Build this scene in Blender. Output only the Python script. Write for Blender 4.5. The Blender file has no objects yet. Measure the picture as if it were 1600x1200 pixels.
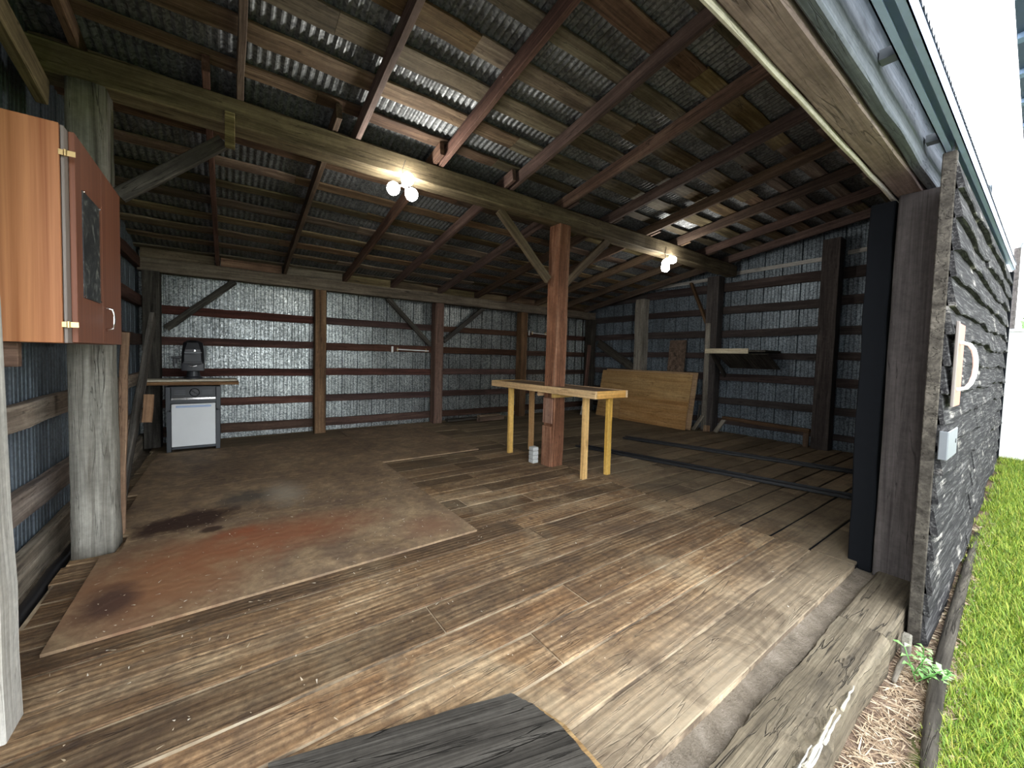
import bpy, math, random, zlib
import numpy as np
from mathutils import Vector, Matrix, Euler
R = random.Random(7)
S = bpy.context.scene
COL = S.collection

# ------------------------------------------------------------------ camera
F_PX, YAW, PITCH, ROLL = 595.09, 0.586623, -0.042849, 0.025066
CX, CY = -48.15, -17.22                       # principal point offset (px, image right / down)
cam = bpy.data.cameras.new('camera'); co = bpy.data.objects.new('camera', cam); COL.objects.link(co)
fwd = Vector((math.sin(YAW)*math.cos(PITCH), math.cos(YAW)*math.cos(PITCH), math.sin(PITCH)))
r0 = Vector((math.cos(YAW), -math.sin(YAW), 0)); u0 = r0.cross(fwd)
rr = math.cos(ROLL)*r0 + math.sin(ROLL)*u0; uu = -math.sin(ROLL)*r0 + math.cos(ROLL)*u0
cm = Matrix((rr, uu, -fwd)).transposed().to_4x4(); cm.translation = Vector((0, 0, 1.5))
co.matrix_world = cm
cam.sensor_width = 36; cam.lens = 36*F_PX/1600; cam.clip_start = .02; cam.clip_end = 200
cam.shift_x = -CX/1600; cam.shift_y = CY/1600
S.camera = co

# ------------------------------------------------------------------ sky, exposure
w = bpy.data.worlds.new('overcast_sky'); S.world = w; w.use_nodes = True
wn = w.node_tree; wn.nodes.clear()
bg = wn.nodes.new('ShaderNodeBackground'); wo = wn.nodes.new('ShaderNodeOutputWorld')
bg.inputs['Color'].default_value = (.92, .96, 1, 1); bg.inputs['Strength'].default_value = 6.5
wn.links.new(bg.outputs[0], wo.inputs[0])
S.view_settings.view_transform = 'Standard'; S.view_settings.look = 'None'
S.view_settings.gamma = 1; S.view_settings.use_curve_mapping = False
S.view_settings.exposure = 0.15
LAMP_POWER = 105.0

# ------------------------------------------------------------------ helpers
WM = {}                                       # world matrices of placed objects

def place(o, W, parent=None):
    WM[o.name] = W.copy()
    if parent is not None:
        o.parent = parent
        o.matrix_basis = WM[parent.name].inverted() @ W
    else:
        o.matrix_basis = W
    return o

def tag(o, label, cat, group=None, kind=None):
    o['label'] = label; o['category'] = cat
    if group: o['group'] = group
    if kind: o['kind'] = kind
    return o

def empty(name, loc, label, cat, group=None, rz=0):
    o = bpy.data.objects.new(name, None); COL.objects.link(o); o.empty_display_size = .1
    place(o, Matrix.Translation(loc) @ Matrix.Rotation(rz, 4, 'Z'))
    return tag(o, label, cat, group)

class MB:
    def __init__(s): s.v = []; s.f = []
    def add(s, vs, fs):
        b = len(s.v); s.v += [tuple(v) for v in vs]; s.f += [tuple(i+b for i in f) for f in fs]; return s
    def box(s, lo, hi, c=0.0):
        (x0, y0, z0), (x1, y1, z1) = lo, hi
        if c <= 0:
            return s.add([(x, y, z) for x in (x0, x1) for y in (y0, y1) for z in (z0, z1)],
                         [(0, 1, 3, 2), (4, 6, 7, 5), (0, 4, 5, 1), (2, 3, 7, 6), (0, 2, 6, 4), (1, 5, 7, 3)])
        vs = []; idx = {}
        X = (x0, x1); Y = (y0, y1); Z = (z0, z1)
        for i in (0, 1):
            for j in (0, 1):
                for k in (0, 1):
                    sx, sy, sz = (1, -1)[i], (1, -1)[j], (1, -1)[k]
                    p = (X[i], Y[j], Z[k])
                    idx[i, j, k, 0] = len(vs); vs.append((p[0], p[1]+sy*c, p[2]+sz*c))
                    idx[i, j, k, 1] = len(vs); vs.append((p[0]+sx*c, p[1], p[2]+sz*c))
                    idx[i, j, k, 2] = len(vs); vs.append((p[0]+sx*c, p[1]+sy*c, p[2]))
        fs = []
        for i in (0, 1):
            q = [idx[i, 0, 0, 0], idx[i, 1, 0, 0], idx[i, 1, 1, 0], idx[i, 0, 1, 0]]; fs.append(q if i else q[::-1])
            q = [idx[0, i, 0, 1], idx[1, i, 0, 1], idx[1, i, 1, 1], idx[0, i, 1, 1]]; fs.append(q[::-1] if i else q)
            q = [idx[0, 0, i, 2], idx[1, 0, i, 2], idx[1, 1, i, 2], idx[0, 1, i, 2]]; fs.append(q if i else q[::-1])
        for a in (0, 1):
            for b in (0, 1):
                fs.append([idx[a, b, 0, 0], idx[a, b, 1, 0], idx[a, b, 1, 1], idx[a, b, 0, 1]])
                fs.append([idx[a, 0, b, 0], idx[a, 1, b, 0], idx[a, 1, b, 2], idx[a, 0, b, 2]])
                fs.append([idx[0, a, b, 1], idx[1, a, b, 1], idx[1, a, b, 2], idx[0, a, b, 2]])
                for d in (0, 1): fs.append([idx[a, b, d, 0], idx[a, b, d, 1], idx[a, b, d, 2]])
        return s.add(vs, fs)
    def rings(s, rings, caps=True, closed=True):
        n = len(rings[0]); b = len(s.v)
        for r in rings: s.v += [tuple(p) for p in r]
        for i in range(len(rings)-1):
            for j in range(n if closed else n-1):
                k = (j+1) % n
                s.f.append((b+i*n+j, b+i*n+k, b+(i+1)*n+k, b+(i+1)*n+j))
        if caps and closed:
            s.f.append(tuple(b+j for j in range(n))[::-1]); s.f.append(tuple(b+(len(rings)-1)*n+j for j in range(n)))
        return s
    def lathe(s, prof, c=(0, 0, 0), axis='Z', n=24):
        rs = []
        for (rad, h) in prof:
            ring = []
            for j in range(n):
                a = 2*math.pi*j/n; p = (rad*math.cos(a), rad*math.sin(a), h)
                if axis == 'Y': p = (p[0], p[2], p[1])
                if axis == 'X': p = (p[2], p[0], p[1])
                ring.append((p[0]+c[0], p[1]+c[1], p[2]+c[2]))
            rs.append(ring)
        return s.rings(rs)
    def tube(s, pts, rad, n=8):
        pts = [Vector(p) for p in pts]; rs = []; up = Vector((.123, .31, .94)).normalized()
        for i, p in enumerate(pts):
            t = (pts[min(i+1, len(pts)-1)]-pts[max(i-1, 0)]).normalized()
            a = t.cross(up).normalized(); b = t.cross(a)
            ra = rad[i] if isinstance(rad, (list, tuple)) else rad
            rs.append([p+a*ra*math.cos(2*math.pi*j/n)+b*ra*math.sin(2*math.pi*j/n) for j in range(n)])
        return s.rings(rs)
    def prism(s, poly, fn0, fn1):
        n = len(poly)
        return s.rings([[fn0(*p) for p in poly], [fn1(*p) for p in poly]])

def fixn(me):
    import bmesh
    bm = bmesh.new(); bm.from_mesh(me); bmesh.ops.recalc_face_normals(bm, faces=bm.faces); bm.to_mesh(me); bm.free()

def mk(name, mb, mat, parent=None, loc=None, smooth=False, rot=None, fix=True):
    """verts of mb are world coordinates unless rot/loc given as a local frame (rot = Matrix 4x4)"""
    me = bpy.data.meshes.new(name)
    if rot is not None:
        W = rot; vs = mb.v
    else:
        if loc is None:
            A = np.array(mb.v); loc = ((A[:, 0].min()+A[:, 0].max())/2, (A[:, 1].min()+A[:, 1].max())/2, A[:, 2].min())
        W = Matrix.Translation(loc); vs = [(v[0]-loc[0], v[1]-loc[1], v[2]-loc[2]) for v in mb.v]
    me.from_pydata(vs, [], mb.f); me.update()
    if fix: fixn(me)
    if smooth:
        me.polygons.foreach_set('use_smooth', [True]*len(me.polygons))
    me.materials.append(mat)
    o = bpy.data.objects.new(name, me); COL.objects.link(o)
    return place(o, W, parent)

def frame(p0, p1, up=(0, 0, 1)):
    p0 = Vector(p0); p1 = Vector(p1); x = (p1-p0).normalized(); u = Vector(up)
    if abs(x.dot(u)) > .98: u = Vector((0, 1, 0))
    y = u.cross(x).normalized(); z = x.cross(y)
    M = Matrix((x, y, z)).transposed().to_4x4(); M.translation = p0
    return M, (p1-p0).length

def timber(name, p0, p1, wy, hz, mat, parent=None, up=(0, 0, 1), ch=.006, jit=.003, seg=.3, just=(0, 0), taper=1.0, cut=None):
    """sawn timber from p0 to p1, local X along its length; wy/hz the section (local Y, Z)."""
    M, L = frame(p0, p1, up); n = max(2, int(L/seg)+1); rg = random.Random(zlib.crc32(repr((round(p0[0], 3), round(p0[1], 3), round(p0[2], 3), name)).encode()))
    rs = []
    for i in range(n+1):
        t = i/n; k = 1+(taper-1)*t; hy, hh = wy/2*k, hz/2*k
        oy, oz = rg.uniform(-jit, jit)+just[0]*wy/2, rg.uniform(-jit, jit)+just[1]*hz/2
        c = [ch*rg.uniform(.5, 1.5) for _ in range(4)]
        sec = [(-hy, -hh+c[0]), (-hy+c[0], -hh), (hy-c[1], -hh), (hy, -hh+c[1]), (hy, hh-c[2]), (hy-c[2], hh), (-hy+c[3], hh), (-hy, hh-c[3])]
        rs.append([(L*t + (cut(a, b) if cut and i in (0, n) else 0), a+oy, b+oz) for a, b in sec])
    mb = MB().rings(rs)
    return mk(name, mb, mat, parent, rot=M)

# ------------------------------------------------------------------ materials
MATS = {}
class NT:
    def __init__(s, name):
        s.m = bpy.data.materials.new(name); s.m.use_nodes = True; s.t = s.m.node_tree; s.t.nodes.clear()
        s.out = s.t.nodes.new('ShaderNodeOutputMaterial'); s.b = s.t.nodes.new('ShaderNodeBsdfPrincipled')
        s.t.links.new(s.b.outputs[0], s.out.inputs[0])
    def n(s, ty, **kw):
        nd = s.t.nodes.new('ShaderNode'+ty)
        for k, v in kw.items(): setattr(nd, k, v)
        return nd
    def l(s, a, b): s.t.links.new(a, b)
    def val(s, inp, v):
        if hasattr(v, 'is_output') or isinstance(v, bpy.types.NodeSocket): s.l(v, inp)
        else: inp.default_value = v
    def coord(s, kind='Object', scale=(1, 1, 1), offs=None):
        tc = s.n('TexCoord'); mp = s.n('Mapping'); mp.inputs['Scale'].default_value = scale
        src = tc.outputs[kind]
        if offs is not None:
            ad = s.n('VectorMath', operation='ADD'); s.l(src, ad.inputs[0]); s.l(offs, ad.inputs[1]); src = ad.outputs[0]
        s.l(src, mp.inputs['Vector']); return mp.outputs[0]
    def noise(s, vec, scale, detail=5, rough=.55, dist=0):
        nd = s.n('TexNoise'); s.l(vec, nd.inputs['Vector'])
        nd.inputs['Scale'].default_value = scale; nd.inputs['Detail'].default_value = detail
        nd.inputs['Roughness'].default_value = rough; nd.inputs['Distortion'].default_value = dist
        return nd.outputs[0]
    def ramp(s, fac, stops):
        nd = s.n('ValToRGB'); e = nd.color_ramp.elements
        while len(e) < len(stops): e.new(.5)
        for i, (p, c) in enumerate(stops):
            e[i].position = p; e[i].color = c if len(c) == 4 else (*c, 1)
        s.l(fac, nd.inputs[0]); return nd.outputs[0]
    def mix(s, fac, a, b, mode='MIX'):
        nd = s.n('Mix', data_type='RGBA', blend_type=mode)
        s.val(nd.inputs[0], fac)
        for i, x in ((6, a), (7, b)):
            s.val(nd.inputs[i], (*x, 1) if isinstance(x, tuple) and len(x) == 3 else x)
        return nd.outputs[2]
    def math(s, op, a, b=0.0, clamp=False):
        nd = s.n('Math', operation=op, use_clamp=clamp); s.val(nd.inputs[0], a); s.val(nd.inputs[1], b); return nd.outputs[0]
    def hsv(s, col, h=.5, sat=1, v=1):
        nd = s.n('HueSaturation'); s.l(col, nd.inputs['Color']); s.val(nd.inputs['Hue'], h); s.val(nd.inputs['Saturation'], sat); s.val(nd.inputs['Value'], v)
        return nd.outputs[0]
    def bump(s, h, strength=.3, dist=.01):
        nd = s.n('Bump'); s.l(h, nd.inputs['Height']); nd.inputs['Strength'].default_value = strength; nd.inputs['Distance'].default_value = dist
        s.l(nd.outputs[0], s.b.inputs['Normal'])
    def done(s, col=None, rough=.8, metal=0.0, spec=.3):
        if col is not None: s.val(s.b.inputs['Base Color'], (*col, 1) if isinstance(col, tuple) and len(col) == 3 else col)
        s.val(s.b.inputs['Roughness'], rough); s.val(s.b.inputs['Metallic'], metal)
        s.b.inputs['Specular IOR Level'].default_value = spec
        return s.m

def wood(name, dark, mid, light, axis='X', var=.35, rough=.8, spec=.25, hue=.02, blotch=.5, grain=1.0, bump=.35, knots=True, crack=.8):
    t = NT(name)
    oi = t.n('ObjectInfo'); off = t.math('MULTIPLY', oi.outputs['Random'], 43.0)
    k = {'X': (.35, 6, 6), 'Y': (6, .35, 6), 'Z': (6, 6, .35)}[axis]
    f = {'X': (1.2, 70, 70), 'Y': (70, 1.2, 70), 'Z': (70, 70, 1.2)}[axis]
    v = t.coord('Object', tuple(a*grain for a in k), off); v2 = t.coord('Object', f, off); v3 = t.coord('Object', (1, 1, 1), off)
    n1 = t.noise(v, 2.2, 6, .6, .8); n2 = t.noise(v2, 1.0, 4, .65); n3 = t.noise(v3, 2.3, 4, .6)
    c = t.ramp(n1, [(.28, dark), (.5, mid), (.72, light)])
    c = t.mix(t.math('MULTIPLY', t.ramp(n2, [(.3, (0, 0, 0)), (.62, (1, 1, 1))]), .75), t.hsv(c, .5, 1, .55), c)
    bl = t.ramp(n3, [(.35, (.45, .45, .45)), (.65, (1.1, 1.1, 1.1))])
    c = t.mix(blotch, c, bl, 'MULTIPLY')
    if knots:
        kv = t.coord('Object', {'X': (1.6, 5, 5), 'Y': (5, 1.6, 5), 'Z': (5, 5, 1.6)}[axis], off)
        vo = t.n('TexVoronoi'); t.l(kv, vo.inputs['Vector']); vo.inputs['Scale'].default_value = 1.0
        kk = t.ramp(vo.outputs['Distance'], [(.04, (1, 1, 1)), (.13, (0, 0, 0))])
        c = t.mix(t.math('MULTIPLY', kk, .7), c, tuple(x*.45 for x in dark))
    nc = t.noise(t.coord('Object', {'X': (.8, 14, 14), 'Y': (14, .8, 14), 'Z': (14, 14, .8)}[axis], off), 1.5, 3, .5, .6)
    ck = t.math('MULTIPLY', t.ramp(nc, [(.485, (0, 0, 0)), (.5, (1, 1, 1)), (.515, (0, 0, 0))]), t.ramp(n3, [(.4, (0, 0, 0)), (.55, (1, 1, 1))]))
    c = t.mix(t.math('MULTIPLY', ck, crack), c, tuple(x*.3 for x in dark))
    n6 = t.noise(v3, 26, 5, .7); c = t.mix(.45, c, t.ramp(n6, [(.3, (.55, .55, .55)), (.7, (1.25, 1.25, 1.25))]), 'MULTIPLY')
    rv = t.math('MULTIPLY_ADD', oi.outputs['Random'], 2*var); rv.node.inputs[2].default_value = 1-var
    r2 = t.math('FRACT', t.math('MULTIPLY', oi.outputs['Random'], 17.3))
    hv = t.math('MULTIPLY_ADD', r2, 2*hue); hv.node.inputs[2].default_value = .5-hue
    sv = t.math('MULTIPLY_ADD', t.math('FRACT', t.math('MULTIPLY', oi.outputs['Random'], 71.7)), .5); sv.node.inputs[2].default_value = .7
    c = t.hsv(c, hv, sv, rv)
    t.bump(t.math('SUBTRACT', t.math('ADD', t.math('MULTIPLY', n1, .6), n2), t.math('MULTIPLY', ck, 1.5)), bump, .006)
    MATS[name] = t.done(c, rough, 0, spec); return MATS[name]

W_RAFT = wood('wood_rafter', (.065, .042, .033), (.165, .105, .078), (.27, .19, .14), var=.35, hue=.02)
W_PURL = wood('wood_purlin', (.08, .055, .035), (.20, .14, .085), (.38, .30, .19), var=.55, hue=.03)
W_BEAM = wood('wood_beam', (.10, .075, .05), (.24, .185, .12), (.40, .32, .21), var=.15, hue=.01)
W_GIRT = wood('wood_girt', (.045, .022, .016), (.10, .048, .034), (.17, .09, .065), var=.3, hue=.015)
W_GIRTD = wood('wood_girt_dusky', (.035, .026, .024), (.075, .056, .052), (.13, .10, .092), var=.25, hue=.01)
W_GIRTG = wood('wood_girt_weathered', (.14, .11, .085), (.34, .275, .21), (.54, .465, .37), var=.2, hue=.02)
W_POST = wood('wood_post_brown', (.07, .04, .025), (.20, .11, .07), (.32, .20, .13), var=.25, hue=.02)
W_CENT = wood('wood_post_center', (.13, .055, .032), (.34, .17, .105), (.50, .30, .20), var=.05, hue=.0)
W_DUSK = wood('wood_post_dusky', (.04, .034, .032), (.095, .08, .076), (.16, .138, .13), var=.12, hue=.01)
W_GREY = wood('wood_post_grey', (.16, .14, .11), (.36, .33, .27), (.52, .49, .41), var=.12, hue=.01, blotch=.55, bump=.7)
W_GREYV = wood('wood_log_grey', (.13, .11, .085), (.33, .315, .265), (.50, .485, .42), axis='Z', var=.02, hue=.0, blotch=.5, bump=.8)
W_DGREY = wood('wood_weathered_dark', (.035, .031, .026), (.088, .08, .068), (.17, .155, .13), rough=.9, spec=.1, var=.2, hue=.01, bump=.7)
W_WHITE = wood('wood_bleached', (.42, .40, .35), (.62, .60, .55), (.78, .77, .72), var=.05, hue=.0, blotch=.3)
W_PINE = wood('wood_pine', (.62, .34, .10), (.82, .50, .17), (.92, .64, .27), var=.08, hue=.012, blotch=.25, bump=.15)
W_PINET = wood('wood_pine_top', (.10, .055, .025), (.25, .14, .06), (.45, .28, .13), axis='Y', var=.05, hue=.0, blotch=.5, bump=.2)
W_SILL = wood('wood_threshold', (.075, .062, .046), (.19, .16, .118), (.31, .27, .205), var=.0, hue=0, blotch=.5, bump=.9)
W_DOORP = wood('wood_door_post', (.055, .043, .040), (.12, .098, .092), (.175, .145, .135), var=.0, hue=0, blotch=.4)
W_HEAD = wood('wood_header', (.11, .128, .155), (.19, .218, .255), (.27, .30, .34), var=.05, hue=0, blotch=.35)
W_HEADR = wood('wood_header_red', (.20, .12, .10), (.36, .235, .20), (.48, .34, .30), var=.0, hue=0, blotch=.4)
W_CREAM = wood('wood_cream', (.62, .55, .40), (.75, .68, .52), (.85, .80, .66), var=.05, hue=0, blotch=.2)
W_PLYLEAN = wood('plywood_leaning', (.36, .20, .07), (.54, .335, .13), (.64, .43, .19), axis='Y', var=.12, hue=.01, blotch=.3, grain=.5, bump=.1)
W_TOP = wood('wood_worktop', (.18, .10, .05), (.34, .21, .11), (.50, .35, .20), var=.1, hue=.01)

def simple(name, col, rough=.6, metal=0.0, spec=.4, mott=.15, scale=9):
    t = NT(name); v = t.coord('Object'); n = t.noise(v, scale, 5, .6)
    c = t.mix(n, tuple(x*(1-mott) for x in col), tuple(min(1, x*(1+mott)) for x in col))
    r = t.math('MULTIPLY_ADD', n, .2); r.node.inputs[2].default_value = rough-.1
    MATS[name] = t.done(c, r, metal, spec); return MATS[name]

M_CHAR = simple('painted_charcoal', (.045, .052, .06), .45, 0, .5)
M_WHITEP = simple('enamel_white', (.72, .75, .76), .35, 0, .5, .06, 4)
M_BLACK = simple('black_plastic', (.012, .013, .016), .35, 0, .5)
M_DARKG = simple('dark_grey_plastic', (.028, .031, .037), .45, 0, .5)
M_CHROME = simple('chrome', (.85, .86, .88), .15, 1, .5, .05)
M_ALU = simple('galvanised_track', (.36, .47, .68), .5, .15, .5, .15)
M_STEEL = simple('grey_steel', (.17, .185, .20), .5, .3, .5)
M_BRASS = simple('brass', (.75, .55, .25), .35, 1, .5)
M_RAIL = simple('black_steel_rail', (.010, .011, .013), .45, .0, .5)
M_CONC = simple('concrete_block', (.42, .43, .42), .9, 0, .2, .25, 30)
M_POLY = simple('black_membrane', (.012, .012, .014), .4, 0, .4, .3, 14)
M_PINK = simple('faded_red_paint', (.46, .20, .14), .7, 0, .3, .2, 25)
M_WPAINT = simple('white_painted_metal', (.78, .78, .76), .4, 0, .5, .05)
M_FENCE = simple('white_vinyl', (.85, .86, .87), .4, 0, .4, .03)
M_BLUE = simple('slate_blue_soffit', (.045, .075, .13), .5, 0, .4, .2)
M_DARKW = simple('dark_stained_edge', (.008, .009, .011), .9, 0, .08, .3, 20)
M_ALMOND = simple('almond_trim', (.22, .19, .17), .5, 0, .4, .06)

def emis(name, col, st):
    t = NT(name); t.b.inputs['Emission Color'].default_value = (*col, 1); t.b.inputs['Emission Strength'].default_value = st
    return t.done((.9, .9, .9), .5)
M_LED = emis('led_diffuser', (1, .955, .87), LAMP_POWER)

def galv(name, base, lo, spang=1.0, metal=.75, rough=.42):
    t = NT(name); v = t.coord('Object')
    vo = t.n('TexVoronoi'); t.l(v, vo.inputs['Vector']); vo.inputs['Scale'].default_value = 55
    n = t.noise(v, 1.3, 5, .65); n2 = t.noise(t.coord('Object', (9, 9, .6)), 1.2, 5, .6)
    c = t.mix(vo.outputs['Color'], lo, base)
    sp = t.n('SeparateColor'); t.l(vo.outputs['Color'], sp.inputs[0])
    c = t.mix(sp.outputs[0], lo, base)
    c = t.mix(t.ramp(n, [(.35, (0, 0, 0)), (.7, (1, 1, 1))]), t.hsv(c, .5, 1, .55), c)
    c = t.mix(.5, c, t.ramp(n2, [(.3, (.5, .5, .5)), (.7, (1.05, 1.05, 1.05))]), 'MULTIPLY')
    r = t.math('MULTIPLY_ADD', sp.outputs[1], .25*spang); r.node.inputs[2].default_value = rough-.1
    t.bump(n2, .1, .01)
    return t.done(c, r, metal, .5)
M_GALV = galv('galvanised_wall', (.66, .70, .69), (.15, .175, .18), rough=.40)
M_GALVR = galv('galvanised_right_wall', (.36, .43, .49), (.10, .13, .155), metal=.55, rough=.5)  # same metal as the back wall, darkness and bluish haze put into colour
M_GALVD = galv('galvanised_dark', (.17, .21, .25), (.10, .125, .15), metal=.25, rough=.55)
M_ROOF = galv('roof_sheet_aged', (.36, .38, .39), (.12, .13, .14), metal=.45, rough=.5)

def floor_mat():
    t = NT('floor_planks')
    at = t.n('Attribute', attribute_name='plank'); sp = t.n('SeparateColor'); t.l(at.outputs['Color'], sp.inputs[0])
    ofs = t.n('CombineXYZ'); t.l(t.math('MULTIPLY', sp.outputs[2], 31.0), ofs.inputs[0]); t.l(t.math('MULTIPLY', sp.outputs[2], 57.0), ofs.inputs[1])
    off = ofs.outputs[0]
    v = t.coord('Object', (.45, 5.5, 5.5), off); v2 = t.coord('Object', (1.4, 60, 60), off); v3 = t.coord('Object', (1, 1, 1))
    vd = t.coord('Object', (.5, 3.2, 1), off)
    n1 = t.noise(v, 2.0, 7, .62, 1.2); n2 = t.noise(v2, 1.0, 4, .65); n3 = t.noise(v3, 1.1, 6, .62, .5); n4 = t.noise(v3, 4.5, 6, .7, .4)
    wv = t.n('TexWave', wave_type='BANDS', bands_direction='Y'); t.l(vd, wv.inputs['Vector'])
    wv.inputs['Scale'].default_value = 2.6; wv.inputs['Distortion'].default_value = 9; wv.inputs['Detail'].default_value = 2.5; wv.inputs['Detail Scale'].default_value = .7
    c = t.ramp(n1, [(.26, (.085, .05, .031)), (.45, (.24, .155, .098)), (.6, (.37, .265, .18)), (.78, (.50, .385, .27))])
    red = t.mix(.5, c, (.24, .115, .065))
    c = t.mix(t.math('MULTIPLY', sp.outputs[1], .5), c, red)
    c = t.mix(t.math('MULTIPLY', t.ramp(wv.outputs[0], [(.25, (1, 1, 1)), (.6, (0, 0, 0))]), .42), c, (.12, .07, .045))
    c = t.mix(t.math('MULTIPLY', t.ramp(n2, [(.34, (1, 1, 1)), (.5, (0, 0, 0))]), .28), c, (.10, .06, .04))
    nc = t.noise(t.coord('Object', (.7, 12, 12), off), 1.5, 3, .5, .6)
    ck = t.ramp(nc, [(.488, (0, 0, 0)), (.5, (1, 1, 1)), (.512, (0, 0, 0))])
    n6 = t.noise(v3, 24, 6, .72); n7 = t.noise(v3, 9, 5, .7, .3)
    c = t.mix(t.math('MULTIPLY', ck, t.math('MULTIPLY', n4, 1.3)), c, (.045, .028, .02))
    c = t.mix(.8, c, t.ramp(n6, [(.32, (.45, .43, .41)), (.68, (1.4, 1.38, 1.32))]), 'MULTIPLY')
    c = t.mix(t.math('MULTIPLY', t.ramp(n7, [(.57, (0, 0, 0)), (.68, (1, 1, 1))]), .7), c, (.085, .052, .038))
    # dirt and dust blotches
    c = t.mix(t.math('MULTIPLY', t.ramp(n3, [(.48, (0, 0, 0)), (.72, (1, 1, 1))]), .72), c, (.075, .05, .038))
    c = t.mix(t.math('MULTIPLY', t.ramp(n4, [(.58, (0, 0, 0)), (.74, (1, 1, 1))]), .5), c, (.07, .045, .035))
    c = t.mix(t.math('MULTIPLY', t.ramp(n3, [(.26, (1, 1, 1)), (.46, (0, 0, 0))]), .45), c, (.46, .39, .28))
    # trodden pale dust along the doorway edge
    sx = t.n('SeparateXYZ'); t.l(v3, sx.inputs[0])
    mr = t.n('MapRange'); t.l(t.math('ADD', sx.outputs[1], t.math('MULTIPLY', n4, .35)), mr.inputs[0])
    mr.inputs[1].default_value = 1.45; mr.inputs[2].default_value = .85; mr.inputs[3].default_value = 0; mr.inputs[4].default_value = .75
    c = t.mix(mr.outputs[0], c, t.mix(n4, (.36, .28, .20), (.62, .54, .42)))
    mr2 = t.n('MapRange'); t.l(t.math('ADD', sx.outputs[0], t.math('MULTIPLY', n3, .8)), mr2.inputs[0])
    mr2.inputs[1].default_value = 4.1; mr2.inputs[2].default_value = 4.7; mr2.inputs[3].default_value = 0; mr2.inputs[4].default_value = .55
    c = t.mix(mr2.outputs[0], c, (.20, .165, .12))
    bv = t.math('MULTIPLY_ADD', sp.outputs[0], .55); bv.node.inputs[2].default_value = .52
    n9 = t.noise(v3, 2.7, 6, .7, .8)
    c = t.mix(t.math('MULTIPLY', t.ramp(n9, [(.48, (0, 0, 0)), (.64, (1, 1, 1))]), .62), c, (.085, .058, .042))
    mrb = t.n('MapRange'); t.l(sx.outputs[1], mrb.inputs[0]); mrb.inputs[1].default_value = 3.6; mrb.inputs[2].default_value = 6.0; mrb.inputs[3].default_value = 0; mrb.inputs[4].default_value = .6
    c = t.mix(mrb.outputs[0], c, (.21, .165, .115))
    c = t.hsv(c, .507, 1.12, bv)
    t.bump(t.math('SUBTRACT', t.math('ADD', t.math('MULTIPLY', n2, .6), t.math('ADD', t.math('MULTIPLY', wv.outputs[0], .5), n6)), t.math('MULTIPLY', ck, 1.2)), .55, .006)
    return t.done(c, .78, 0, .25)
M_FLOOR = floor_mat()

def ply_mat():
    t = NT('floor_plywood_stained')
    v3 = t.coord('Object', (1, 1, 1)); tc = t.n('TexCoord')
    n3 = t.noise(v3, 1.0, 6, .65, .6); n4 = t.noise(v3, 5.0, 6, .7, .3); n5 = t.noise(v3, 28, 4, .6)
    vg = t.coord('Object', (1.4, .7, 1)); wv = t.n('TexWave', wave_type='RINGS'); t.l(vg, wv.inputs['Vector'])
    wv.inputs['Scale'].default_value = 4.5; wv.inputs['Distortion'].default_value = 10; wv.inputs['Detail'].default_value = 3
    c = t.ramp(n3, [(.3, (.085, .055, .035)), (.5, (.185, .128, .082)), (.72, (.29, .215, .14))])
    c = t.mix(t.math('MULTIPLY', wv.outputs[0], .3), c, (.27, .20, .13))
    n8 = t.noise(v3, 14, 6, .75, .5); c = t.mix(.7, c, t.ramp(n8, [(.3, (.5, .48, .46)), (.7, (1.4, 1.36, 1.3))]), 'MULTIPLY')
    c = t.mix(t.math('MULTIPLY', t.ramp(n4, [(.42, (1, 1, 1)), (.62, (0, 0, 0))]), .55), c, (.075, .05, .04))
    def blob(c, x, y, rx, ry, col, amt, soft=.5, ang=0):
        mp = t.n('Mapping', vector_type='TEXTURE'); t.l(tc.outputs['Object'], mp.inputs[0])
        mp.inputs['Location'].default_value = (x, y, 0); mp.inputs['Rotation'].default_value = (0, 0, ang); mp.inputs['Scale'].default_value = (rx, ry, 1)
        ln = t.n('VectorMath', operation='LENGTH'); fl = t.n('VectorMath', operation='MULTIPLY'); t.l(mp.outputs[0], fl.inputs[0]); fl.inputs[1].default_value = (1, 1, 0)
        t.l(fl.outputs[0], ln.inputs[0])
        d = t.math('ADD', ln.outputs['Value'], t.math('MULTIPLY', t.math('SUBTRACT', n4, .5), .9))
        m = t.ramp(d, [(1-soft, (1, 1, 1)), (1.0, (0, 0, 0))])
        return t.mix(t.math('MULTIPLY', m, amt), c, col)
    # positions are world positions on the floor (object origin = world origin)
    c = blob(c, -.35, 3.15, .7, .7, (.19, .085, .045), .75, .7)
    c = blob(c, .35, 3.4, 1.0, .42, (.20, .07, .038), .7, .8)
    c = blob(c, -.30, 4.08, .46, .25, (.028, .014, .010), .97, .4, .25)
    c = blob(c, -.12, 3.78, .10, .07, (.028, .014, .010), .9, .4)
    c = blob(c, .15, 4.45, .35, .3, (.05, .045, .04), .8, .7)
    c = blob(c, -.58, 2.98, .17, .26, (.05, .026, .02), .9, .6)
    c = blob(c, .1, 3.62, .22, .13, (.20, .062, .034), .8, .8)
    c = blob(c, 1.45, 2.95, .35, .3, (.16, .085, .055), .7, .8)
    c = blob(c, .5, 4.4, .25, .5, (.33, .29, .23), .5, .8)
    c = t.mix(t.math('MULTIPLY', t.ramp(n5, [(.66, (0, 0, 0)), (.74, (1, 1, 1))]), .35), c, (.40, .33, .25))
    c = t.hsv(c, .505, 1.05, 1.3)
    t.bump(t.math('ADD', n5, wv.outputs[0]), .25, .004)
    return t.done(c, .72, 0, .3)
M_PLY = ply_mat()

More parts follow.
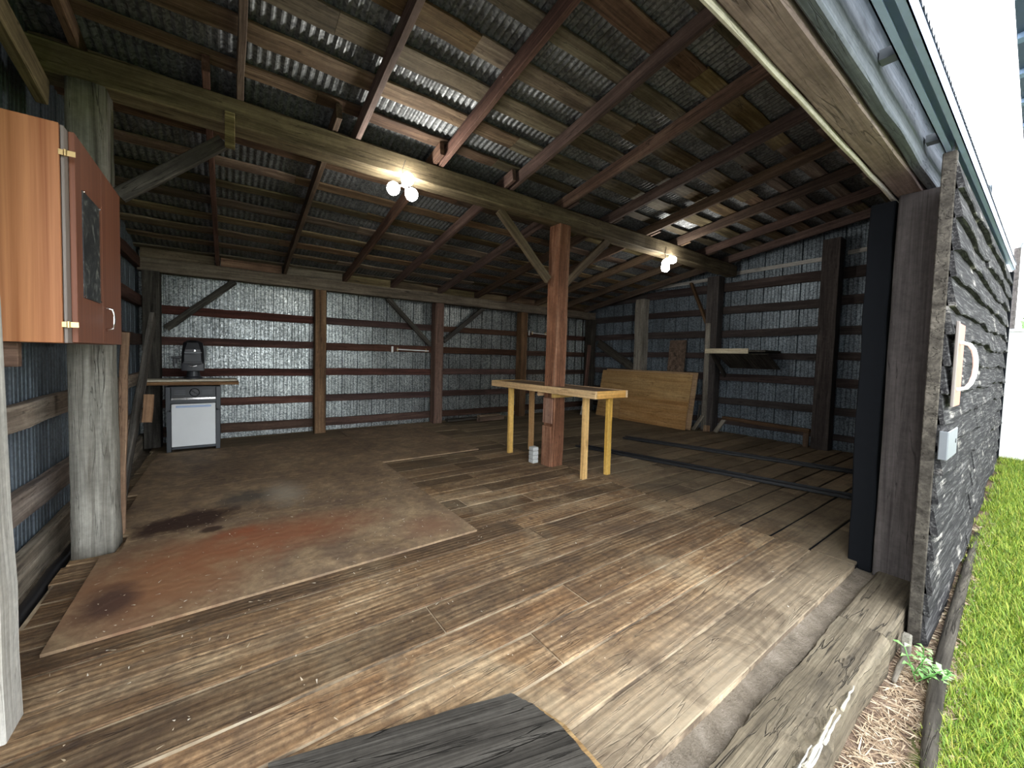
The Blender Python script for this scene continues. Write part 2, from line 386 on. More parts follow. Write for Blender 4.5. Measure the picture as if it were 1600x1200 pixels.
def mat_cabinet(name, vertical=True, a=(.30, .10, .033), b=(.60, .27, .115)):
    t = NT(name); v = t.coord('Object', (30, 30, .4)); n = t.noise(v, 1.0, 5, .6, .4)
    v2 = t.coord('Object', (90, 90, 3)); n2 = t.noise(v2, 1, 3, .6)
    c = t.ramp(n, [(.3, a), (.7, b)])
    c = t.mix(t.math('MULTIPLY', n2, .35), c, tuple(x*.6 for x in a))
    n3 = t.noise(t.coord('Object', (1, 1, 1)), 6, 4, .6)
    c = t.mix(t.math('MULTIPLY', t.ramp(n3, [(.68, (0, 0, 0)), (.76, (1, 1, 1))]), .25), c, (.75, .55, .35))
    return t.done(c, .5, 0, .4)
M_CAB = mat_cabinet('mahogany_laminate')
M_CABD = mat_cabinet('mahogany_door', a=(.16, .055, .03), b=(.26, .10, .055))

def poster_mat():
    t = NT('dark_picture_print'); v = t.coord('Object', (1, 1, 1)); n = t.noise(v, 9, 5, .7, 2.0); n2 = t.noise(v, 22, 4, .6, 1)
    c = t.ramp(n, [(.42, (.012, .014, .018)), (.54, (.04, .045, .045)), (.63, (.16, .17, .16)), (.74, (.5, .45, .3))])
    c = t.mix(t.ramp(n2, [(.35, (0, 0, 0)), (.5, (1, 1, 1))]), (.012, .014, .018), c)
    return t.done(c, .45, 0, .5)
M_POSTER = poster_mat()

def siding_mat():
    t = NT('weathered_black_siding')
    v = t.coord('Object', (1.2, 12, 14)); n = t.noise(v, 2.0, 7, .68, .6); v2 = t.coord('Object', (3, 60, 70)); n2 = t.noise(v2, 1, 4, .65)
    n3 = t.noise(t.coord('Object', (1, 1, 1)), 2.6, 6, .7)
    c = t.ramp(n, [(.3, (.012, .012, .013)), (.55, (.035, .034, .035)), (.75, (.10, .097, .095))])
    c = t.mix(t.math('MULTIPLY', t.ramp(n2, [(.52, (0, 0, 0)), (.66, (1, 1, 1))]), .45), c, (.22, .215, .21))
    pe = t.math('MULTIPLY', t.ramp(n3, [(.54, (0, 0, 0)), (.64, (1, 1, 1))]), t.ramp(n, [(.48, (0, 0, 0)), (.6, (1, 1, 1))]))
    c = t.mix(t.math('MULTIPLY', pe, .7), c, (.50, .47, .43))
    t.bump(t.math('ADD', n, n2), .7, .012)
    return t.done(c, .9, 0, .08)
M_SIDE = siding_mat()

def ground_mat(name, cols, sc=6):
    t = NT(name); v = t.coord('Object'); n = t.noise(v, sc, 7, .7, .5); n2 = t.noise(v, sc*9, 4, .7)
    c = t.ramp(n, [(.3, cols[0]), (.5, cols[1]), (.72, cols[2])])
    c = t.mix(t.math('MULTIPLY', n2, .5), c, cols[0])
    t.bump(t.math('ADD', n, n2), .8, .03)
    return t.done(c, .95, 0, .1)
M_SOIL = ground_mat('bare_soil', [(.07, .045, .035), (.17, .115, .085), (.30, .22, .165)])
M_DUST = ground_mat('dusty_dirt', [(.12, .10, .075), (.24, .20, .155), (.36, .31, .25)], 9)
M_LAWN = ground_mat('lawn_soil', [(.05, .09, .015), (.10, .17, .03), (.17, .25, .05)], 5)

def leafmat(name, cols):
    t = NT(name); at = t.n('Attribute', attribute_name='tint'); sp = t.n('SeparateColor'); t.l(at.outputs['Color'], sp.inputs[0])
    c = t.ramp(sp.outputs[0], [(i/(len(cols)-1), k) for i, k in enumerate(cols)])
    t.b.inputs['Transmission Weight'].default_value = 0
    return t.done(c, .55, 0, .35)
M_GRASS = leafmat('grass_blade', [(.045, .105, .01), (.115, .22, .02), (.235, .335, .032), (.40, .43, .065), (.24, .155, .065)])
M_STRAW = leafmat('dry_straw', [(.16, .10, .06), (.30, .21, .13), (.48, .38, .26), (.62, .54, .42)])
M_WEED = leafmat('weed_leaf', [(.10, .28, .06), (.25, .46, .15), (.42, .60, .30)])
M_CHIP = leafmat('sawdust_chip', [(.36, .28, .18), (.55, .46, .34), (.74, .70, .62)])
M_HEDGE = leafmat('hedge_leaf', [(.05, .14, .03), (.12, .26, .06), (.22, .38, .10)])

# ------------------------------------------------------------------ geometry of the shed (metres; camera foot at the origin)
XL, XR = -1.15, 9.05            # metal of the left and right walls
YB = 7.80                       # metal of the back wall
YR = 1.30                       # ridge above the doorway
def zf(y): return 3.57+.165*(3.7-y)       # underside of the front-slope rafters
def zb(y): return 2.873+.185*(7.5-y)      # underside of the back-slope rafters
RH, PT = .14, .024              # rafter depth, purlin thickness
def zs(y):                      # underside of the roof sheet
    return (zf(y) if y < 3.7 else zb(y))+RH+PT+.012

def struct(o): o['kind'] = 'structure'; return o

# ---- floor of planks
def build_floor():
    rg = random.Random(3); vs = []; fs = []; cols = []
    def plank(x0, x1, y0, y1, z=0.0):
        g = .005 if x0 < 3.5 else .008; zt = z+rg.uniform(-.0035, .0035); c = .004
        col = (rg.random(), rg.random()**1.5, rg.random(), 1)
        n = max(1, int((x1-x0)/.25)); b = len(vs)
        for i in range(n+1):
            x = x0+g+(x1-x0-2*g)*i/n; e0 = rg.uniform(0, .004); e1 = rg.uniform(0, .004); dz = rg.uniform(-.001, .001)
            for (y, zz) in ((y0+g+e0, -.05), (y0+g+e0, zt-c+dz), (y0+g+e0+c, zt+dz), (y1-g-e1-c, zt+dz), (y1-g-e1, zt-c+dz), (y1-g-e1, -.05)):
                vs.append((x, y, zz)); cols.append(col)
        for i in range(n):
            for j in range(5):
                a = b+i*6+j; fs.append((a, a+6, a+7, a+1))
        fs.append(tuple(b+j for j in range(6))); fs.append(tuple(b+n*6+j for j in range(6))[::-1])
    rows = [.755, 1.017, 1.26, 1.515, 1.75, 2.01, 2.25, 2.49, 2.73]
    while rows[-1] < YB-.3: rows.append(rows[-1]+rg.uniform(.2, .27))
    rows.append(YB)
    joints = {0: [], 1: [], 2: [1.37], 3: [1.85], 4: [.98], 5: [2.6], 6: [2.2]}
    for i in range(len(rows)-1):
        js = joints.get(i, [rg.uniform(1.9, 3.2)])
        xe = 3.93
        xs = [-.94+rg.uniform(-.03, .03)]+js+[xe]
        for a, b in zip(xs, xs[1:]): plank(a, b, rows[i], rows[i+1])
    rows2 = [.755]
    while rows2[-1] < YB-.3: rows2.append(rows2[-1]+rg.uniform(.2, .29))
    rows2.append(YB)
    for i in range(len(rows2)-1):
        y0, y1 = rows2[i], rows2[i+1]
        xs = [3.935, 5.2+rg.uniform(-.8, 1.6), XR-.06]
        for a, b in zip(xs, xs[1:]): plank(a, b, y0, y1)
    me = bpy.data.meshes.new('floor'); me.from_pydata(vs, [], fs); me.update(); fixn(me)
    ca = me.color_attributes.new('plank', 'FLOAT_COLOR', 'POINT'); ca.data.foreach_set('color', np.array(cols, dtype=np.float32).ravel())
    me.materials.append(M_FLOOR)
    o = bpy.data.objects.new('floor', me); COL.objects.link(o); struct(place(o, Matrix()))
    t = NT('seam_sawdust'); v = t.coord('Object', (1, 1, 1)); n = t.noise(v, 2.2, 5, .65); n2 = t.noise(v, 30, 3)
    c = t.ramp(n, [(.42, (.07, .05, .035)), (.55, (.42, .33, .22)), (.7, (.66, .57, .42))])
    M = t.done(t.mix(t.math('MULTIPLY', n2, .5), c, (.25, .19, .13)), .95)
    mk('seam_fill', MB().box((-.93, .76, -.045), (3.93, YB, -.005)), M, o)
    mk('seam_gap', MB().box((3.94, .76, -.045), (XR-.07, YB, -.014)), M_DARKW, o)
build_floor()
struct(mk('ground_under_floor', MB().box((-1.4, .66, -.42), (XR+.2, YB+.3, -.052)), M_DUST))

# ---- corrugated sheets
def profile(L, pitch, amp, seg=6, major=None):
    """list of (s, h) along the sheet"""
    out = []
    if major is None:
        n = int(L/pitch)*seg
        for i in range(n+1): s = L*i/n; out.append((s, amp*math.sin(2*math.pi*s/pitch)))
        return out
    s = 0; k = 0
    per = int(round(major/pitch))
    while s < L:
        if k % per == 0: out += [(s, 0), (s+.008, .035), (s+.026, .035), (s+.034, 0)]
        else: out += [(s, 0), (s+.006, .008), (s+.014, .008), (s+.020, 0)]
        s += pitch; k += 1
    return [p for p in out if p[0] <= L]+[(L, 0)]

def sheet(name, prof, fn, rows, mat, parent=None, thick=None):
    vs = []; fs = []; n = len(prof)
    for r in rows:
        for s, h in prof: vs.append(fn(s, h, r))
    for i in range(len(rows)-1):
        for j in range(n-1): fs.append((i*n+j, i*n+j+1, (i+1)*n+j+1, (i+1)*n+j))
    me = bpy.data.meshes.new(name); me.from_pydata(vs, [], fs); me.update(); me.materials.append(mat)
    o = bpy.data.objects.new(name, me); COL.objects.link(o); place(o, Matrix(), parent); return o

# walls: the ribs point outwards
WALLP = profile(XR-XL, .06, .02, major=.30)
wall_back = struct(sheet('wall_back', WALLP, lambda s, h, r: (XL+s, YB+h, (-.3, zs(YB)+.02)[r]), (0, 1), M_GALV))
WL = profile(YB-.62, .06, .02, major=.30)
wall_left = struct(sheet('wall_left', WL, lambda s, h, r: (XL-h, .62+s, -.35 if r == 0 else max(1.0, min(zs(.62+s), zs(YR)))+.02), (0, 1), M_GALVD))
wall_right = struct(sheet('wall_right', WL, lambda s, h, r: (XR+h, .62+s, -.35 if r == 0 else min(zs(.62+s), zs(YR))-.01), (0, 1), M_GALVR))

# roof sheet
RP = profile(XR-XL+.5, .062, .009, 5)
rows_y = [YB+.25, 3.7, YR]
def roof_pt(s, h, r):
    x = XL-.25+s
    if r == 3: return (x, .372, 2.985+h*1.6)
    y = rows_y[r]; return (x, y, zs(y)+.009+h)
ceiling = struct(sheet('ceiling', RP, roof_pt, (0, 1, 2, 3), M_ROOF))

# purlins (boards across the rafters), cut to irregular lengths
rg = random.Random(11)
def purlins(y0, y1, zfun, n):
    for i in range(n):
        y = y0+(y1-y0)*(i+.5)/n
        w = rg.uniform(.13, .20); x = XL-.1
        while x < XR-.3:
            L = rg.choice([2.85, 1.9, 3.8, 4.7]); x1 = min(XR+.1, x+L)
            if XR-x1 < .6: x1 = XR+.1
            z = zfun(y)+RH+PT/2; sl = (zfun(y+.1)-zfun(y-.1))/.2
            timber('purlin', (x+.002, y, z), (x1-.002, y+rg.uniform(-.015, .015), z), w*rg.uniform(.85, 1.1), PT, W_PURL, ceiling, up=(0, -sl, 1), jit=.005, ch=.003, seg=.22)
            x = x1
purlins(YR+.02, 3.85, zf, 7)
purlins(3.9, 7.75, zb, 9)

# girts of the back wall, between posts
for zc, h in ((2.117, .135), (1.628, .137), (1.135, .135), (.628, .137), (.175, .15)):
    for x0, x1 in ((-.90, 1.36), (1.36, 3.84), (3.84, 6.2), (6.2, 8.95)):
        timber('girt', (x0, YB-.05, zc+R.uniform(-.01, .01)), (x1, YB-.05, zc+R.uniform(-.012, .012)), .045, h*R.uniform(.92, 1.05), W_GIRT, wall_back, jit=.004)
# left wall
for zc, h in ((1.05, .16), (.48, .18), (0.02, .30), (1.62, .16), (2.2, .16), (2.75, .15)):
    timber('girt', (XL+.045, .75, zc-.005), (XL+.045, YB-.1, zc+.01), .07, h, W_GIRTG if zc < 1.3 else W_GIRT, wall_left, jit=.006)
# right wall
for zc, h in ((3.13, .19), (2.64, .155), (2.13, .155), (1.66, .13), (1.19, .15), (.69, .15), (.22, .12)):
    for y0, y1 in ((.75, 2.2), (2.2, 4.15), (4.15, 5.9), (5.9, 7.7)):
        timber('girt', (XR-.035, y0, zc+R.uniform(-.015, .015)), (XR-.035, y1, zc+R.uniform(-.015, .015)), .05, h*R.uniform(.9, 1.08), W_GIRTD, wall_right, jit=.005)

# front wall to the right of the doorway (behind the open sliding door)
wall_front = struct(mk('wall_front', MB().box((4.26, .705, -.35), (XR+.1, .76, 3.0)), M_DARKW))

# ---- header over the doorway
tm = timber('header_beam', (XL+.1, .63, 2.80), (XR-.1, .63, 2.80), .13, .15, W_HEADR, jit=.003)
tag(tm, 'reddish header timber running over the open doorway', 'beam')
tm = timber('header_board', (XL, .530, 2.925), (XR, .530, 2.91), .05, .37, W_HEAD, jit=.004)
tag(tm, 'wide grey weathered fascia board above the doorway, beside the metal track', 'board')
tm = timber('batten', (XL+.1, .715, 2.745), (4.6, .715, 2.715), .02, .03, W_CREAM, jit=.002)
tag(tm, 'thin pale batten along the inner lower edge of the doorway header', 'batten')
tk = empty('door_track', (2, .395, 2.81), 'galvanised metal sliding door track along the outside of the eave', 'door track')
mb = MB()
for (a, b) in (((-1.2, .355, 2.81), (8.6, .360, 2.895)), ((-1.2, .430, 2.81), (8.6, .435, 2.895)), ((-1.2, .355, 2.89), (8.6, .435, 2.895)),
               ((-1.2, .355, 2.81), (8.6, .382, 2.814)), ((-1.2, .408, 2.81), (8.6, .435, 2.814))): mb.box(a, b)
mk('channel', mb, M_ALU, tk)
for i in range(9):
    mk('bracket', MB().box((-.9+i*1.1, .4355, 2.85), (-.84+i*1.1, .499, 2.895)), M_STEEL, tk)

# ---- posts
def post(name, x, y, z0, z1, wx, wy, mat, label, group='barn posts', dx=0, dy=0, **k):
    o = timber(name, (x, y, z0), (x+dx, y+dy, z1), wx, wy, mat, up=(0, 1, 0), **k)
    # local frame: X up, Y,Z the section
    return tag(o, label, 'post', group)
# frame() with up=(0,1,0): local y = up x dir = world X, local z = world Y (up to sign)
center_post = post('wooden_post', 3.82, 3.87, 0, 3.318, .205, .205, W_CENT, 'thick reddish-brown centre post standing through the workbench', jit=.005, ch=.008)
post('wooden_post', 1.42, 7.605, 0, 2.648, .19, .20, W_POST, 'dark brown post against the back metal wall, left of the one with the pegs')
post('wooden_post', 3.865, 7.605, 0, 2.648, .21, .20, W_POST, 'brown post on the back wall between the two diagonal braces')
post('wooden_post', 6.28, 7.605, 0, 2.648, .20, .20, W_POST, 'dark back-wall post seen just left of the thick centre post')
post('wooden_post', -.955, 7.55, 0, 2.648, .20, .22, W_DGREY, 'dark grey corner post behind the leaning planks at the left')
post('wooden_post', 8.82, 7.55, 0, 2.648, .22, .22, W_DGREY, 'dark corner post where the back and right metal walls meet')
post('wooden_post', 8.845, 5.92, 0, 3.06, .24, .24, W_GREY, 'pale grey post rising behind the leaning plywood sheets', jit=.008)
post('wooden_post', 8.845, 4.17, 0, 3.35, .24, .24, W_DUSK, 'brown right-wall post at the far end of the wall shelf')
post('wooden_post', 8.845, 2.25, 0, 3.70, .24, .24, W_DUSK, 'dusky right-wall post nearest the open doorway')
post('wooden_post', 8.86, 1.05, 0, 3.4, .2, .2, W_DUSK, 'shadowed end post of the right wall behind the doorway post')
# lapped grey facing on the second right wall post
tag(timber('facing_board', (8.705, 4.215, .02), (8.705, 4.215, 2.35), .03, .10, W_GREY, up=(0, 1, 0)), 'grey facing board on the post beside the wall shelf', 'board')
post('wooden_post', 4.09, .565, -.05, 2.72, .20, .225, W_DOORP, 'tall brown doorway post beside the open black door', jit=.003)
tag(timber('tarred_plank', (4.11, .76, -.05), (4.11, .76, 2.7), .20, .13, M_DARKW, up=(0, 1, 0), jit=.006), 'black tarred plank behind the doorway post', 'plank')
post('wooden_post', -.752, 2.18, 0, 3.0, .11, .15, W_WHITE, 'bleached white upright at the left edge under the cabinet', jit=.004, dx=-.055)

# big gnarled grey post at the left
def log_post():
    rg = random.Random(5); rs = []; n = 26
    for i in range(n+1):
        t = i/n; z = 3.30*t; ring = []
        wx = .116-.010*t+.006*max(0, 1-t*9); wy = .115
        for j in range(20):
            a = 2*math.pi*j/20+math.pi/20; ca, sa = math.cos(a), math.sin(a)
            k = 1/max(abs(ca), abs(sa)); k = min(k, 1.34)
            e = 1+.05*math.sin(3*a+z*1.7)*.6+rg.uniform(-.018, .018)
            if .3 < z < 1.1: e *= 1+.05*math.exp(-((z-.72)/.2)**2)*max(0, math.cos(a+.5))
            ring.append((-.808+wx*k*ca*e, 3.84+wy*k*sa*e, z))
        rs.append(ring)
    o = mk('wooden_post', MB().rings(rs), W_GREYV, smooth=True)
    tag(o, 'massive weathered grey post below the orange-brown cabinet', 'post', 'barn posts')
log_post()

# ---- beams and plates
tag(timber('main_beam', (XL+.06, 3.87, 3.428), (XR-.2, 3.87, 3.428), .20, .215, W_BEAM, jit=.007, ch=.012), 'long main beam spanning the shed on top of the centre post', 'beam')
tag(timber('wall_plate', (XL+.04, 7.58, 2.75), (XR-.1, 7.58, 2.75), .16, .20, W_BEAM, jit=.005), 'horizontal plate timber resting on the back wall posts', 'beam')
bx = [XL+.02, -.138, .824, 1.853, 2.80, 3.88, 4.83, 5.78, 6.70, 7.65, 8.60]
for i in range(len(bx)-1):
    nm = ['leftmost', 'second', 'third', 'fourth', 'fifth', 'sixth', 'seventh', 'eighth', 'ninth', 'tenth'][i]
    o = timber('blocking_board', (bx[i]+.04, 7.60, 2.953), (bx[i+1]-.04, 7.60, 2.953), .035, .19, W_PURL if i % 2 else W_BEAM, jit=.006)
    tag(o, '%s blocking board from the left on the back plate, between the rafter ends' % nm, 'board', 'blocking boards')
# sloping edge rafter on the left wall
tag(timber('edge_timber', (-1.0, 1.6, 3.55), (-1.0, 3.72, 3.145), .06, .17, W_BEAM), 'pale sloping timber above the cabinet at the left wall', 'timber')

# ---- rafters
ordn = ['first', 'second', 'third', 'fourth', 'fifth', 'sixth', 'seventh', 'eighth', 'ninth', 'tenth', 'eleventh']
FX = [-.87, .085, 1.036, 1.924, 2.888, 3.795, 4.75, 5.68, 6.60, 7.58, 8.52]
BX = [-.138, .824, 1.853, 2.80, 3.88, 4.83, 5.78, 6.70, 7.65, 8.60]
for i, x in enumerate(FX):
    p0 = (x, YR, zf(YR)+RH/2-.018); p1 = (x, 4.08, zf(4.08)+RH/2-.018)
    o = timber('rafter', p0, p1, .05, RH, W_RAFT, jit=.003, ch=.004)
    tag(o, '%s rafter from the left on the near roof slope, in front of the main beam' % ordn[i], 'rafter', 'near slope rafters')
for i, x in enumerate(BX):
    p0 = (x, 3.62, zb(3.62)+RH/2-.018); p1 = (x, 7.70, zb(7.70)+RH/2-.018)
    o = timber('rafter', p0, p1, .05, RH, W_RAFT, jit=.003, ch=.004)
    tag(o, '%s rafter from the left on the far roof slope, behind the main beam' % ordn[i], 'rafter', 'far slope rafters')

# ---- diagonal braces
def brace(p0, p1, wy, hz, mat, label, up=(0, 1, 0)):
    return tag(timber('diagonal_brace', p0, p1, wy, hz, mat, up=up, jit=.003), label, 'brace', 'diagonal braces')
brace((-.665, 3.85, 2.61), (-.03, 3.85, 3.20), .10, .05, W_DGREY, 'diagonal brace rising from the grey left post to the main beam')
brace((2.80, 3.90, 3.32), (3.655, 3.90, 2.57), .115, .05, W_BEAM, 'diagonal brace from the centre post up left to the main beam')
brace((4.86, 3.90, 3.32), (3.985, 3.90, 2.57), .11, .05, W_BEAM, 'diagonal brace on the right-hand side of the centre post')
brace((-.80, 7.62, 1.815), (.09, 7.62, 2.645), .10, .05, W_DGREY, 'diagonal brace on the back wall above the black machine')
brace((2.72, 7.62, 2.645), (3.695, 7.62, 1.73), .10, .05, W_DGREY, 'diagonal brace left of the pegged back wall post')
brace((5.08, 7.62, 2.645), (4.03, 7.62, 1.82), .10, .05, W_DGREY, 'diagonal brace right of the pegged back wall post')
brace((8.935, 4.75, 3.32), (8.935, 4.335, 2.30), .05, .10, W_POST, 'diagonal brace on the right wall above the leaning plywood', up=(1, 0, 0))

# pale strips along the top of the right wall
for k, (y0, y1, z) in enumerate(((2.40, 4.03, 3.43), (4.32, 5.78, 3.36), (1.18, 2.1, 3.50))):
    o = timber('trim_strip', (XR-.02, y0, z), (XR-.02, y1, z-.02), .03, .075, W_WHITE)
    tag(o, ['pale strip high on the right wall above the wall shelf', 'pale strip high on the right wall above the leaning plywood', 'pale strip high on the right wall by the doorway post'][k], 'trim strip', 'pale strips under the roof')

# ---- threshold timber
def sill():
    rg = random.Random(9); rs = []; x0, x1 = -1.2, 3.06; n = 100
    for i in range(n+1):
        x = x0+(x1-x0)*i/n
        cut = 0
        if 1.55 < x < 2.35: cut = .035*math.exp(-((x-1.95)/.25)**2)*(1+rg.uniform(-.6, .6))
        j = lambda a: rg.uniform(-a, a)
        dz = .006*math.sin(x*4.1)+j(.003)
        yb = .655+.006*math.sin(x*7)+j(.003); yf = .435+.008*math.sin(x*5.3+1)+j(.004)
        rs.append([(x, yb, -.30), (x, yb, -.03+dz), (x, yb-.012, -.004+dz), (x, (yb+yf)/2, .003+dz), (x, yf+.035+cut, -.002+dz-cut*.2), (x, yf+.008+cut, -.022+dz-cut), (x, yf, -.06-cut), (x, yf+.004, -.30)])
    o = mk('threshold_beam', MB().rings(rs), W_SILL, rot=Matrix.Identity(4))
    tag(o, 'massive cracked grey threshold timber along the front of the doorway', 'beam')
    for k, (x, y, L, wd) in enumerate(((1.62, .432, .34, .016), (1.80, .444, .26, .022), (1.98, .436, .22, .012), (2.05, .452, .17, .014), (1.72, .456, .2, .010), (2.25, .446, .2, .012))):
        timber('splinter', (x, y, -.012), (x+L, y+.004, -.006), wd, .014, W_CREAM if k % 2 else W_WHITE, o, jit=.003, ch=.003, taper=.4, seg=.04)
sill()
tag(timber('threshold_beam', (3.075, .55, -.145), (4.4, .55, -.145), .215, .28, W_SILL, jit=.004, ch=.012), 'shorter grey threshold block running under the doorway post', 'beam')
# loose dirt in the gap between floor and threshold
def dirt_gap():
    rg = random.Random(2); vs = []; fs = []; nx, ny = 420, 10; x0, x1 = -1.1, 3.98
    for i in range(nx+1):
        for j in range(ny+1):
            x = x0+(x1-x0)*i/nx; y = .655+.14*j/ny
            if x > 3.7: y += (x-3.7)*.05*j/ny
            vs.append((x, y, -.040+.022*(j/ny)**2+rg.uniform(-.003, .003)+.004*math.sin(x*3)))
    for i in range(nx):
        for j in range(ny): a = i*(ny+1)+j; fs.append((a, a+ny+1, a+ny+2, a+1))
    o = mk('loose_dirt', MB().add(vs, fs), M_DUST, smooth=True, fix=False)
    tag(o, 'loose dirt filling the gap behind the threshold timber', 'dirt', kind='stuff')
dirt_gap()

# ---- plywood floor sheets (origins kept at world origin for the stain positions)
def plysheet(poly, label, t=.016):
    mb = MB().prism(poly, lambda x, y: (x, y, .004), lambda x, y: (x, y, .004+t))
    o = mk('plywood_sheet', mb, M_PLY, rot=Matrix.Identity(4)); return tag(o, label, 'plywood sheet', 'plywood sheets on the floor')
plysheet([(-.757, 2.62), (1.772, 2.668), (1.771, 3.872), (-.66, 3.845), (-.66, 3.69), (-.76, 3.67)], 'stained plywood floor sheet with the reddish rust patch, nearest the doorway')
plysheet([(-.66, 3.851), (1.771, 3.878), (1.770, 5.008), (-.765, 5.06), (-.765, 4.0), (-.66, 3.99)], 'stained plywood floor sheet with the big dark oil spot')
plysheet([(-.85, 5.066), (1.765, 5.014), (1.76, 6.93), (-.83, 6.92)], 'brown plywood floor sheet in front of the white-doored appliance')
plysheet([(1.77, 5.05), (3.35, 5.06), (3.35, 7.48), (1.765, 7.48)], 'dusty plywood floor sheet in front of the back wall posts')
# grey weathered sheet corner at the bottom of the frame
W_MAT = wood('wood_offcut_dark', (.03, .026, .021), (.072, .063, .051), (.13, .117, .098), rough=.9, spec=.1, var=0, hue=0, bump=.8)
def mat_board():
    pts = [Vector(p+(0,)) for p in ((.117, 1.495), (1.035, 1.255), (1.085, 1.15), (1.115, 1.03), (1.108, .66), (.02, .93))]
    rgb = random.Random(4); poly = []
    for a, b in zip(pts, pts[1:]+pts[:1]):
        for k in range(10): p = a.lerp(b, k/10); poly.append((p.x+rgb.uniform(-.003, .003), p.y+rgb.uniform(-.003, .003)))
    c = pts[1]; d2 = (pts[0]-pts[1]).normalized(); ang = math.atan2(d2.y, d2.x)
    M = Matrix.Translation(c) @ Matrix.Rotation(ang, 4, 'Z'); Mi = M.inverted()
    loc = [(Mi @ Vector((x, y, 0))).to_tuple()[:2] for x, y in poly]
    o = mk('plywood_offcut', MB().prism(loc, lambda x, y: (x, y, .0145), lambda x, y: (x, y, .022)), W_MAT, rot=M)
    tag(o, 'dark grey weathered board lying on the floor at the front', 'board')
    q = [pts[0], pts[1]+Vector((.003, 0, 0)), pts[2]+Vector((.012, 0, 0)), pts[3]+Vector((.022, 0, 0)), pts[4]+Vector((.026, 0, 0)), pts[5]]
    loc = [(Mi @ v).to_tuple()[:2] for v in q]
    e = mk('ply_edge', MB().prism(loc, lambda x, y: (x, y, .005), lambda x, y: (x, y, .014)), W_TOP, o, rot=M); e['label'] = 'split tan edge ply'
mat_board()

# ---- workbench
def workbench():
    t = empty('workbench', (3.9, 3.95, 0), 'pine workbench built around the thick centre post', 'workbench')
    zt, x0, x1, y0, y1 = 1.115, 3.60, 4.22, 2.98, 5.10
    hole = (3.70, 3.94, 3.75, 3.99)
    mb = MB()
    mb.box((x0+.04, y0+.04, zt-.03), (hole[0], y1-.04, zt)); mb.box((hole[1], y0+.04, zt-.03), (x1-.04, y1-.04, zt))
    mb.box((hole[0], y0+.04, zt-.03), (hole[1], hole[2], zt)); mb.box((hole[0], hole[3], zt-.03), (hole[1], y1-.04, zt))
    mk('tabletop', mb, W_PINET, t)
    timber('apron', (x0+.019, y0, zt-.04), (x0+.019, y1, zt-.04), .038, .092, W_PINE, t, jit=.001, ch=.003)
    timber('apron', (x1-.019, y0, zt-.04), (x1-.019, y1, zt-.04), .038, .092, W_PINE, t, jit=.001, ch=.003)
    timber('apron', (x0+.039, y0+.019, zt-.04), (x1-.039, y0+.019, zt-.04), .038, .092, W_PINE, t, jit=.001, ch=.003)
    timber('apron', (x0+.039, y1-.019, zt-.04), (x1-.039, y1-.019, zt-.04), .038, .092, W_PINE, t, jit=.001, ch=.003)
    for (x, y) in ((3.712, 3.205), (4.135, 3.185), (3.70, 4.69), (4.13, 4.69)):
        timber('leg', (x, y, 0), (x+R.uniform(-.006, .006), y+.004, zt-.032), .085, .045, W_PINE, t, up=(0, 1, 0), jit=.001, ch=.003)
    timber('cleat', (3.58+.06, 3.725, zt-.115), (4.02, 3.725, zt-.115), .038, .06, W_PINE, t, jit=.001, ch=.003)
    timber('cleat', (3.58+.06, 4.01, zt-.115), (4.02, 4.01, zt-.115), .038, .06, W_PINE, t, jit=.001, ch=.003)
workbench()
# scab plank on the lower part of the centre post
tag(timber('scab_plank', (3.700, 3.875, 0), (3.700, 3.875, .56), .03, .17, W_CENT, up=(0, 1, 0), jit=.002), 'short plank nailed to the foot of the centre post', 'plank')
tag(timber('scab_plank', (3.704, 3.875, .60), (3.704, 3.875, .95), .022, .18, W_CENT, up=(0, 1, 0), jit=.002), 'plank on the centre post just under the workbench', 'plank')
for i in range(4):
    o = mk('concrete_block', MB().box((3.60, 4.03, i*.058), (3.70, 4.13, i*.058+.055), .006), M_CONC)
    tag(o, ['lowest small grey concrete block of the stack by the centre post', 'second small grey concrete block from the floor by the centre post',
            'third small grey concrete block from the floor by the centre post', 'topmost small grey concrete block of the stack by the centre post'][i], 'block', 'small concrete blocks by the post')

# ---- steel rails on the floor
for (a, b, lab) in (((5.0, 4.47), (5.98, .80), 'near black flat steel rail lying on the floor right of the bench'), ((6.33, 4.51), (7.44, 1.0), 'far black flat steel rail lying on the floor near the right wall')):
    M, L = frame((a[0], a[1], .006), (b[0], b[1], .006))
    mb = MB().box((0, -.085, 0), (L, .085, .012), .003); mb.box((0, -.085, .012), (L, -.073, .035)); mb.box((0, .073, .012), (L, .085, .035))
    tag(mk('steel_rail', mb, M_RAIL, rot=M), lab, 'rail', 'steel rails on the floor')

# ---- leaning sheets by the right wall
def lean(name, xb, xt, y0, y1, h, mat, label, t=.018, cat='plywood sheet', group='leaning plywood', z0=0.002):
    th = math.atan2(xt-xb, h)
    dx = Vector((math.sin(th), 0, math.cos(th))); dn = Vector((math.cos(th), 0, -math.sin(th))); dy = Vector((0, 1, 0))
    M = Matrix((dn, dy, dx)).transposed().to_4x4(); M.translation = Vector((xb, (y0+y1)/2, z0))
    mb = MB().box((0, -(y1-y0)/2, 0), (t, (y1-y0)/2, h/math.cos(th)), .003)
    return tag(mk(name, mb, mat, rot=M), label, cat, group)
lean('plywood_sheet', 8.36, 8.60, 4.44, 6.88, 1.22, W_PLYLEAN, 'large pine plywood sheet leaning at the front of the stack by the right wall')
lean('plywood_sheet', 8.45, 8.665, 4.36, 6.80, 1.26, W_PLYLEAN, 'second plywood sheet leaning just behind the front pine sheet')
lean('plywood_sheet', 8.30, 8.36, 4.40, 6.10, .62, W_PLYLEAN, 'lower plywood panel propped against the big leaning sheet', t=.012)
